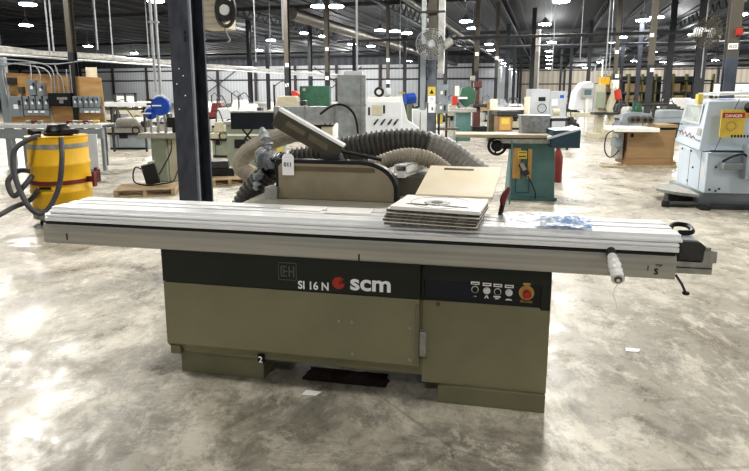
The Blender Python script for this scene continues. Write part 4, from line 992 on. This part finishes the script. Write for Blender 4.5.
# blue motor behind
m = At(408, 150); e = m.thing('blue_motor_stand', 'blue round motor on a grey stand left of the central column', 'motor')
q = MB(); q.cyl((m.X(405), 0, m.Z(99)), (m.X(415), .1, m.Z(98)), .15, seg=22); q.build('motor_shell', 'blue', e, .03, smooth=False)
m.part('stand', 'greygreen', [(407, 412, 104, 150, 0, .15)], .01); m.part('lever', 'yellow_label', [(399, 405, 92, 93.5, 0, .03)], .002)
m = At(422, 145); e = m.thing('white_cart', 'white cabinet behind the central column', 'cabinet')
m.part('cabinet_body', 'white_paint', [(413, 428, 109, 140, 0, .5)], .01); m.part('door_seam', 'steel_dark', [(420, 420.5, 112, 138, -.01, 0)], 0)
m.part('leg', 'steel_dark', [(414, 415, 140, 145, 0.05, .1), (426, 427, 140, 145, .05, .1)], 0)
m = At(444, 148); e = m.thing('work_bench', 'grey bench with shelf right of the central column', 'bench')
m.part('bench_top', 'alu_dull', [(437, 470, 111, 112.5, 0, .8)], .004); m.part('leg', 'steel_dark', [(438, 440, 112, 148, 0, .06)], 0); m.part('leg', 'steel_dark', [(446, 448, 112, 148, .1, .16)], 0); m.part('shelf', 'alu_dark', [(437, 460, 128, 130, 0, .6)], .004)
m.part('yellow_guard', 'yellow_label', [(437, 443, 114, 124, .1, .2)], .01)
m = At(463, 141); e = m.thing('teal_pedestal_saw', 'small teal pedestal with green saw head on top', 'machine')
m.part('pedestal', 'teal', [(456, 471, 112, 141, 0, .5)], .01); m.part('bed', 'alu_dull', [(450, 476, 108, 112, -.1, .5)], .01)
q = MB(); q.prism([(m.X(459), m.Z(100)), (m.X(462), m.Z(88)), (m.X(470), m.Z(86)), (m.X(477), m.Z(92)), (m.X(475), m.Z(103)), (m.X(466), m.Z(107))], .1, .4); q.build('saw_head', 'green', e, .03)
m.part('motor', 'red', [(452, 457, 96, 105, .05, .2)], .02); m.part('vertical_slide', 'board_tan', [(455, 459, 86, 96, .1, .2)], .01); m.part('nozzle', 'alu', [(458, 467, 97, 99, .0, .1)], .01)
m = At(477, 134); e = m.thing('red_press', 'tall dark red upright press left of the tan crate', 'machine')
m.part('press_column', 'press_maroon', [(474.5, 479, 88, 104, 0, .3)], .02); m.part('press_foot_column', 'press_maroon', [(473.5, 480.5, 107, 128, 0, .3)], .03); m.part('press_head', 'press_maroon', [(473, 481, 81, 88, -.1, .3)], .04); m.part('side_motor', 'alu_dull', [(470, 474, 76, 81, -.05, .2)], .02)
m.part('press_base', 'black', [(472, 487, 126, 134, -.2, .4)], .02); m.part('press_table', 'steel_dark', [(472, 486, 104, 107, -.2, .3)], .01)
m = At(508, 145); e = m.thing('dark_top_bench', 'bench with dark top and yellow warning label left of the cabinets', 'bench')
m.part('bench_top', 'steel_dark', [(497, 521, 111, 115.5, 0, .8)], .01); m.part('pedestal', 'wood_brown', [(498, 513, 116, 132, .05, .6)], .01); m.part('lower_frame', 'wood_brown', [(499, 519, 132, 145, .1, .6)], .01)
m.part('warning_label', 'orange_label', [(500, 511, 117, 130, .03, .05)], 0); m.part('label_face', 'yellow_label', [(502, 509, 118, 124, .02, .03)], 0)
o = At(494, 142); e = o.thing('plywood_crate', 'small upright tan plywood crate beside the dark bench', 'crate'); o.part('crate_body', 'board_tan', [(490.5, 497, 99, 110, 0, .2)], .004); o.part('crate_stand', 'alu_dark', [(489, 499, 110, 142, 0, .3)], .01)
m = At(520, 143); e = m.thing('packed_bench', 'pale bench loaded with wrapped parts behind the dark top bench', 'bench')
m.part('bench_top', 'board_white', [(498, 530, 108, 110.5, .6, 1.4)], .01); m.part('leg', 'steel_dark', [(500, 502, 110, 143, .7, .8)], 0); m.part('leg', 'steel_dark', [(526, 528, 110, 143, .7, .8)], 0)
crumple('wrapped_bundle', 'loose bundle in clear wrap on the pale bench', 'bundle', m.loc+Vector((m.X(507), 1.0, m.Z(108))), 0, .5, .4, .28, 'plastic_milky', 21, 20, 16, 5)
m = At(547, 143); e = m.thing('control_cabinet', 'pair of tall light grey control cabinets behind the teal machine', 'cabinet')
m.part('left_cabinet', 'cabinet_grey', [(530, 548.8, 89, 140, 0, .6)], .01); m.part('right_cabinet', 'cabinet_grey', [(549.2, 566, 91, 140, .02, .6)], .01)
m.part('left_panel', 'board_tan', [(527.5, 530, 97, 130, .05, .5)], .004); m.part('meter_window', 'black', [(537.5, 544.5, 97, 101, -.01, .02)], .002); m.part('cabinet_plate', 'white_paint', [(551, 557, 99, 106, 0, .03)], .002)
m.part('maker_mark', 'blue', [(559, 563, 95, 98, .01, .03)], 0); m.part('base_frame', 'steel_dark', [(531, 565, 140, 143, .05, .55)], 0)
q = MB(); q.torus((m.X(541), -.05, m.Z(108)), .14, .012, 'y', 24, 6); q.build('cable_loop', 'black', e)
m = At(556, 150); e = m.thing('round_tank_unit', 'low unit with cream round tank beside the control cabinets', 'machine')
q = MB(); q.cyl((m.X(552), 0, m.Z(112)), (m.X(559), 0, m.Z(112)), .1, seg=20); q.build('tank', 'beige_machine', e, .02, smooth=False)
m.part('frame', 'steel_dark', [(550, 570, 118, 121, 0, .4), (550, 552, 118, 150, 0, .05), (568, 570, 118, 150, 0, .05)], 0)
m = At(595, 133); e = m.thing('white_router', 'white curved hood router with a small control screen', 'machine')
q = MB(); q.prism([(m.X(575), m.Z(110)), (m.X(577), m.Z(93)), (m.X(583), m.Z(84)), (m.X(591), m.Z(81)), (m.X(594), m.Z(84)), (m.X(594), m.Z(110))], .2, .9); q.build('curved_hood', 'white_paint', e, .03)
m.part('screen_housing', 'alu_dull', [(581, 592, 88, 98, 0, .15)], .01); m.part('control_screen', 'screen', [(583, 590, 89.5, 95, -.01, 0)], 0); m.part('screen_post', 'white', [(585.5, 588, 98, 133, .02, .12)], .01)
m.part('machine_bed', 'beige_machine', [(574, 606, 113, 117, 0, .9)], .01); m.part('leg', 'white_paint', [(576, 580, 117, 137, .1, .5)], .01); m.part('leg', 'white_paint', [(600, 604, 117, 137, .1, .5)], .01); m.part('foot_plate', 'steel_dark', [(574, 612, 134, 137, 0, .6)], .01)
m = At(607, 138); e = m.thing('cream_drill', 'cream upright boring machine with red cylinder and yellow top', 'machine')
m.part('upright', 'beige_machine', [(598, 604, 84, 134, 0, .4)], .02); m.part('control_box', 'greygreen', [(594, 603, 92, 108, -.15, 0)], .01); m.part('cross_slide', 'steel_dark', [(592, 616, 112, 114.5, -.25, .2)], .005); m.part('side_pipe', 'conduit', [(595, 596, 66, 112, .3, .34)], 0); m.part('yellow_top', 'yellow', [(599, 608, 77, 85, 0, .3)], .04); m.part('rods', 'alu', [(600, 601, 60, 78, .1, .14), (603.5, 604.3, 64, 78, .1, .14)], 0)
q = MB(); q.tube([(m.X(612), 0, m.Z(83)), (m.X(613), 0, m.Z(95)), (m.X(608), 0, m.Z(108)), (m.X(612), 0, m.Z(120)), (m.X(604), 0, m.Z(134))], [.09, .13, .15, .1, .14], 14); q.build('spindle_housing', 'beige_machine', e, smooth=True)
q = MB(); q.cyl((m.X(615), -.2, m.Z(99)), (m.X(613), -.2, m.Z(90)), .11, seg=16); q.build('red_cylinder_part', 'red', e, .01); m.part('white_cap', 'white', [(610, 616, 80, 89, -.1, .2)], .03); m.part('foot_plate', 'beige_machine', [(592, 616, 133, 138, -.2, .5)], .02)
# behind and around the saw, left of centre
m = At(252, 167); e = m.thing('greygreen_machine', 'grey green cabinet machine standing between navy column and extraction arm', 'machine')
m.part('cabinet', 'greygreen', [(226, 281, 124, 166, 0, .7)], .01); m.part('control_window', 'black', [(234, 245, 139, 148, -.01, .02)], 0); m.part('cabinet_stripe', 'white', [(227, 262, 133.5, 135.5, -.008, .02)], 0); m.part('machine_top', 'alu_dull', [(224, 284, 121, 124, -.05, .8)], .01)
m.part('yellow_side', 'yellow_label', [(276, 281.5, 143, 156, -.01, .02)], 0)
pallet(gz(229, 183), .6, .6, 'wooden pallet on the floor right of the navy column', .3)
m = At(225, 181); 
o = thing('dark_crate', 'dark flat boxes stacked on the pallet right of the navy column', 'crate', gz(224, 181)+Vector((0, 0, .12)), .2); MB().box(-.25, .2, -.2, .2, 0, .14).build('lower_box', 'black', o, .01); MB().box(-.2, .1, -.15, .15, .14, .27).build('upper_box', 'steel_dark', o, .01)
for (x, yf, x0, x1, y0, lab, m1, m2) in (
    (287, 142, 267, 308, 96, 'cream hooded machine behind the extraction arm', 'beige_machine', 'white'),
    (225, 146, 210, 236, 108, 'low white machine seen right of the navy column', 'white_paint', 'beige_machine'),
    (214, 134, 206, 226, 103, 'dull red topped machine right behind the navy column', 'red_dark', 'alu_dull'),
    (250, 139, 232, 262, 104, 'white framed table machine in the left middle distance', 'white', 'beige_machine'),
    (125, 150, 104, 146, 118, 'grey bench machine between the electrical board and blue wheels', 'alu_dull', 'machine_grey'),
    (122, 134, 104, 148, 108, 'low beige machine under the far left wall', 'beige_machine', 'alu_dull'),
    (437, 130, 446, 462, 104, 'far beige machine behind the teal pedestal', 'beige_machine', 'alu_dull'),
    (575, 128, 562, 580, 104, 'far dark machine between cabinets and white router', 'steel_dark', 'alu_dull'),
    (640, 132, 620, 662, 107, 'far grey machine behind the power feeder', 'alu_dull', 'machine_grey'),
    (690, 138, 655, 700, 110, 'far grey machine left of the pale blue machine', 'machine_grey', 'steel_dark'),
    (540, 124, 505, 530, 104, 'far white machine in the centre of the aisle', 'white', 'beige_machine'),
    (487, 122, 482, 498, 102, 'far tan machine beside the central aisle', 'wood', 'alu_dull'),
    (690, 121, 665, 715, 98, 'distant white machine in the right bay', 'white', 'alu_dull'),
    (330, 140, 308, 334, 112, 'grey machine glimpsed behind the extraction arm', 'alu_dull', 'beige_machine'),
    (222, 158, 208, 228, 122, 'pale machine partly hidden by the navy column', 'beige_machine', 'greygreen'),
    (412, 124, 398, 420, 104, 'far dark machine left of the grey central column', 'steel_dark', 'machine_grey'),
    (450, 122, 436, 460, 101, 'far grey bench machine right of the grey central column', 'machine_grey', 'steel_dark'),
    (519, 130, 508, 528, 106, 'dark machine partly hidden behind the control cabinets', 'steel_dark', 'beige_machine'),
    (572, 142, 566, 580, 117, 'small dark machine between the control cabinets and the white router', 'steel_dark', 'machine_grey'),
    (628, 126, 614, 634, 104, 'far dark machine right of the cream boring machine', 'steel_dark', 'alu_dull'),
    (671, 128, 664, 684, 104, 'far dark machine above the end of the brown machine', 'steel_dark', 'machine_grey'),
    (160, 134, 148, 168, 112, 'far pale machine behind the blue wheel guards', 'white_paint', 'alu_dull'),
    (113, 142, 104, 124, 114, 'dark small machine under the long white rail', 'steel_dark', 'machine_grey'),
    (240, 128, 226, 252, 100, 'far white bench machine under the cross bracing', 'white', 'alu_dull')):
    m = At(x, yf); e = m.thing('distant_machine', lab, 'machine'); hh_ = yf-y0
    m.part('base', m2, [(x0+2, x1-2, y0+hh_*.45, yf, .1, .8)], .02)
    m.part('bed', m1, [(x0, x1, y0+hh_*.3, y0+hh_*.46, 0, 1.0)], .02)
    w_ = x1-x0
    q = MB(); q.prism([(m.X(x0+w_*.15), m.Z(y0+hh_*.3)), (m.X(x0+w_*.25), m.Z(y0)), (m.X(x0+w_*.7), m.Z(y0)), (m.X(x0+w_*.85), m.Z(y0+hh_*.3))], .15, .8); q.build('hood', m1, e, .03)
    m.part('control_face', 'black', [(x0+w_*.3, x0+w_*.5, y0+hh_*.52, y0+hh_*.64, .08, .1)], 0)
    m.part('kick_shade', 'black', [(x0+3, x1-3, yf-2.2, yf-.3, .07, .1)], 0)  # black strip painting the shaded gap at the foot of the base
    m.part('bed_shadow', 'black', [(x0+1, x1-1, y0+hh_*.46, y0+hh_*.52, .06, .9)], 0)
    m.part('door_seam', 'steel_dark', [(x0+w_*f_, x0+w_*f_+.5, y0+hh_*.55, yf-2, .09, .1) for f_ in (.25,)], 0)
    m.part('motor', 'steel_dark', [(x1-w_*.2, x1-w_*.05, y0+hh_*.1, y0+hh_*.3, .2, .6)], .02)
    m.part('upright_post', 'steel_dark', [(x0+w_*.1, x0+w_*.14, y0-hh_*.25, y0+hh_*.3, .5, .6)], .01)
    q = MB(); q.tube(spline([(m.X(x0+w_*.12), .5, m.Z(y0-hh_*.2)), (m.X(x0+w_*.4), .3, m.Z(y0-hh_*.32)), (m.X(x0+w_*.6), .3, m.Z(y0))], 6), .016, 6); q.build('hose_line', 'steel_dark', m.o)
    q = MB(); q.torus((m.X(x0+w_*.75), -.02, m.Z(y0+hh_*.38)), .1, .018, 'y', 18, 5); q.build('hand_wheel', 'black', m.o)
m = At(314, 136); e = m.thing('green_machine', 'large dark green cabinet machine left of the galvanised post', 'machine')
m.part('green_body', 'green', [(300, 330, 86, 134, 0, .8)], .02); m.part('skirt', 'steel_dark', [(302, 328, 134, 136, .1, .7)], 0); m.part('gauge', 'alu_dull', [(303, 306, 88, 91, -.01, 0)], 0)
m = At(293, 131); e = m.thing('red_hood_machine', 'far machine with a sloping red hood', 'machine')
q = MB(); q.prism([(m.X(285), m.Z(97)), (m.X(286), m.Z(90)), (m.X(296), m.Z(91)), (m.X(303), m.Z(97))], 0, .8); q.build('red_hood', 'red', e, .02); m.part('lower_body', 'beige_machine', [(285, 303, 97, 131, 0.1, .7)], .02)
# long rail left of the blue wheels
m = At(126, 152); e = m.thing('long_rail', 'long white rail on dark posts left of the blue wheels', 'rail')
m.part('rail_beam', 'white_paint', [(101, 150, 102, 106.5, 0, .2)], .01); m.part('lower_beam', 'alu_dark', [(101, 150, 107.5, 110, .05, .15)], .01)
for x in (102, 110, 143): m.part('post', 'steel_dark', [(x, x+1.6, 106, 152, .05, .12)], 0)
m = At(125, 128); e = m.thing('wall_window_unit', 'dark framed notice rack against the far left wall', 'rack'); m.part('frame', 'dark_girt', [(114, 137, 93, 94.5, 0, .1), (114, 116, 93, 128, 0, .1), (135, 137, 93, 128, 0, .1), (125, 126, 93, 128, 0, .1)], 0); m.part('notices', 'board_white', [(117, 124, 96, 101, .05, .1), (127, 134, 96, 101, .05, .1)], 0)
# fork of far racking on the right
for j, (x0, x1, yf, lab) in enumerate(((628, 668, 113, 'pallet racking with yellow uprights beyond the power feeder'), (672, 712, 113, 'pallet racking with yellow uprights left of the B20 column'), (604, 626, 111, 'pallet racking with yellow uprights behind the cream drill'))):
    m = At((x0+x1)/2, yf, 0); e = m.thing('pallet_racking', lab, 'racking')
    for x in (x0, (x0*2+x1)/3, (x0+2*x1)/3, x1): m.part('upright', 'yellow_post', [(x-.8, x+.8, 74, yf, 0, .3)], 0)
    for y in (80, 92, 102): m.part('shelf_beam', 'far_navy', [(x0, x1, y, y+1.5, .0, 1.2)], 0)
    m.part('stored_goods', 'wood', [(x0+2, x0+8, 83.5, 92, .2, 1.2), (x0+12, x0+19, 85, 92, .2, 1.2), (x0+3, x0+13, 95, 102, .2, 1.2)], .01)
    m.part('back_mesh', 'far_navy', [(x0, x1, 76, yf, 1.3, 1.35)], 0)
m = At(735, 118); e = m.thing('white_banner', 'white wall panel marked 15 behind the pale blue machine', 'sign')
m.part('panel_sheet', 'white', [(712, 760, 84, 96, 0, .05)], 0); m.part('post', 'steel_dark', [(714, 715, 96, 118, 0, .05), (755, 756, 96, 118, 0, .05)], 0)
text('15', .32, 'print_grey', e, (m.X(736), -.02, m.Z(93.5)), name='panel_lettering', bold=.004)
# far vertical wireway left of router
m = At(534, 116); e = m.thing('tall_wireway', 'tall pale duct tower above the grey control cabinets', 'duct'); m.part('tower', 'far_tan', [(530, 537, 31, 116, 0, .5)], .0); m.part('tower_edge', 'conduit', [(536.2, 537.5, 31, 116, -.02, 0)], 0)

# ------------------------------------------------------------------ debris
for i, (x, y) in enumerate(((632, 350), (311, 393))):
    o = MB().prism([(-.05, -.02), (.03, -.03), (.06, .01), (-.03, .03)], 0, .002, 'z').build('paper_scrap', 'board_white'); o.location = gz(x, y)+Vector((0, 0, .001)); tag(o, ('flat pale scrap on the floor right of the saw', 'tiny pale scrap on the floor in front of the saw gap')[i], 'scrap')
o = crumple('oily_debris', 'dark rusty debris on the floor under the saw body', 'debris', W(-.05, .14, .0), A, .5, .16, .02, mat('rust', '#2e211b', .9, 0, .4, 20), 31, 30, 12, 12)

# ------------------------------------------------------------------ world, camera
wd = bpy.data.worlds.new('world'); bpy.context.scene.world = wd; wd.use_nodes = True
wd.node_tree.nodes['Background'].inputs['Color'].default_value = (.92, .96, 1, 1); wd.node_tree.nodes['Background'].inputs['Strength'].default_value = .42
cam = bpy.data.cameras.new('camera'); co = bpy.data.objects.new('camera', cam); C.objects.link(co)
cam.sensor_width = 36; cam.sensor_fit = 'HORIZONTAL'; cam.lens = F/749*36; cam.shift_y = -(235.5-CY)/749
cam.clip_end = 600; cam.clip_start = .05
co.location = (0, 0, H); co.rotation_euler = (PI/2-P, 0, 0)
sc = bpy.context.scene; sc.camera = co
sc.view_settings.view_transform = 'Standard'; sc.view_settings.exposure = 0.2; sc.view_settings.look = 'Medium High Contrast'
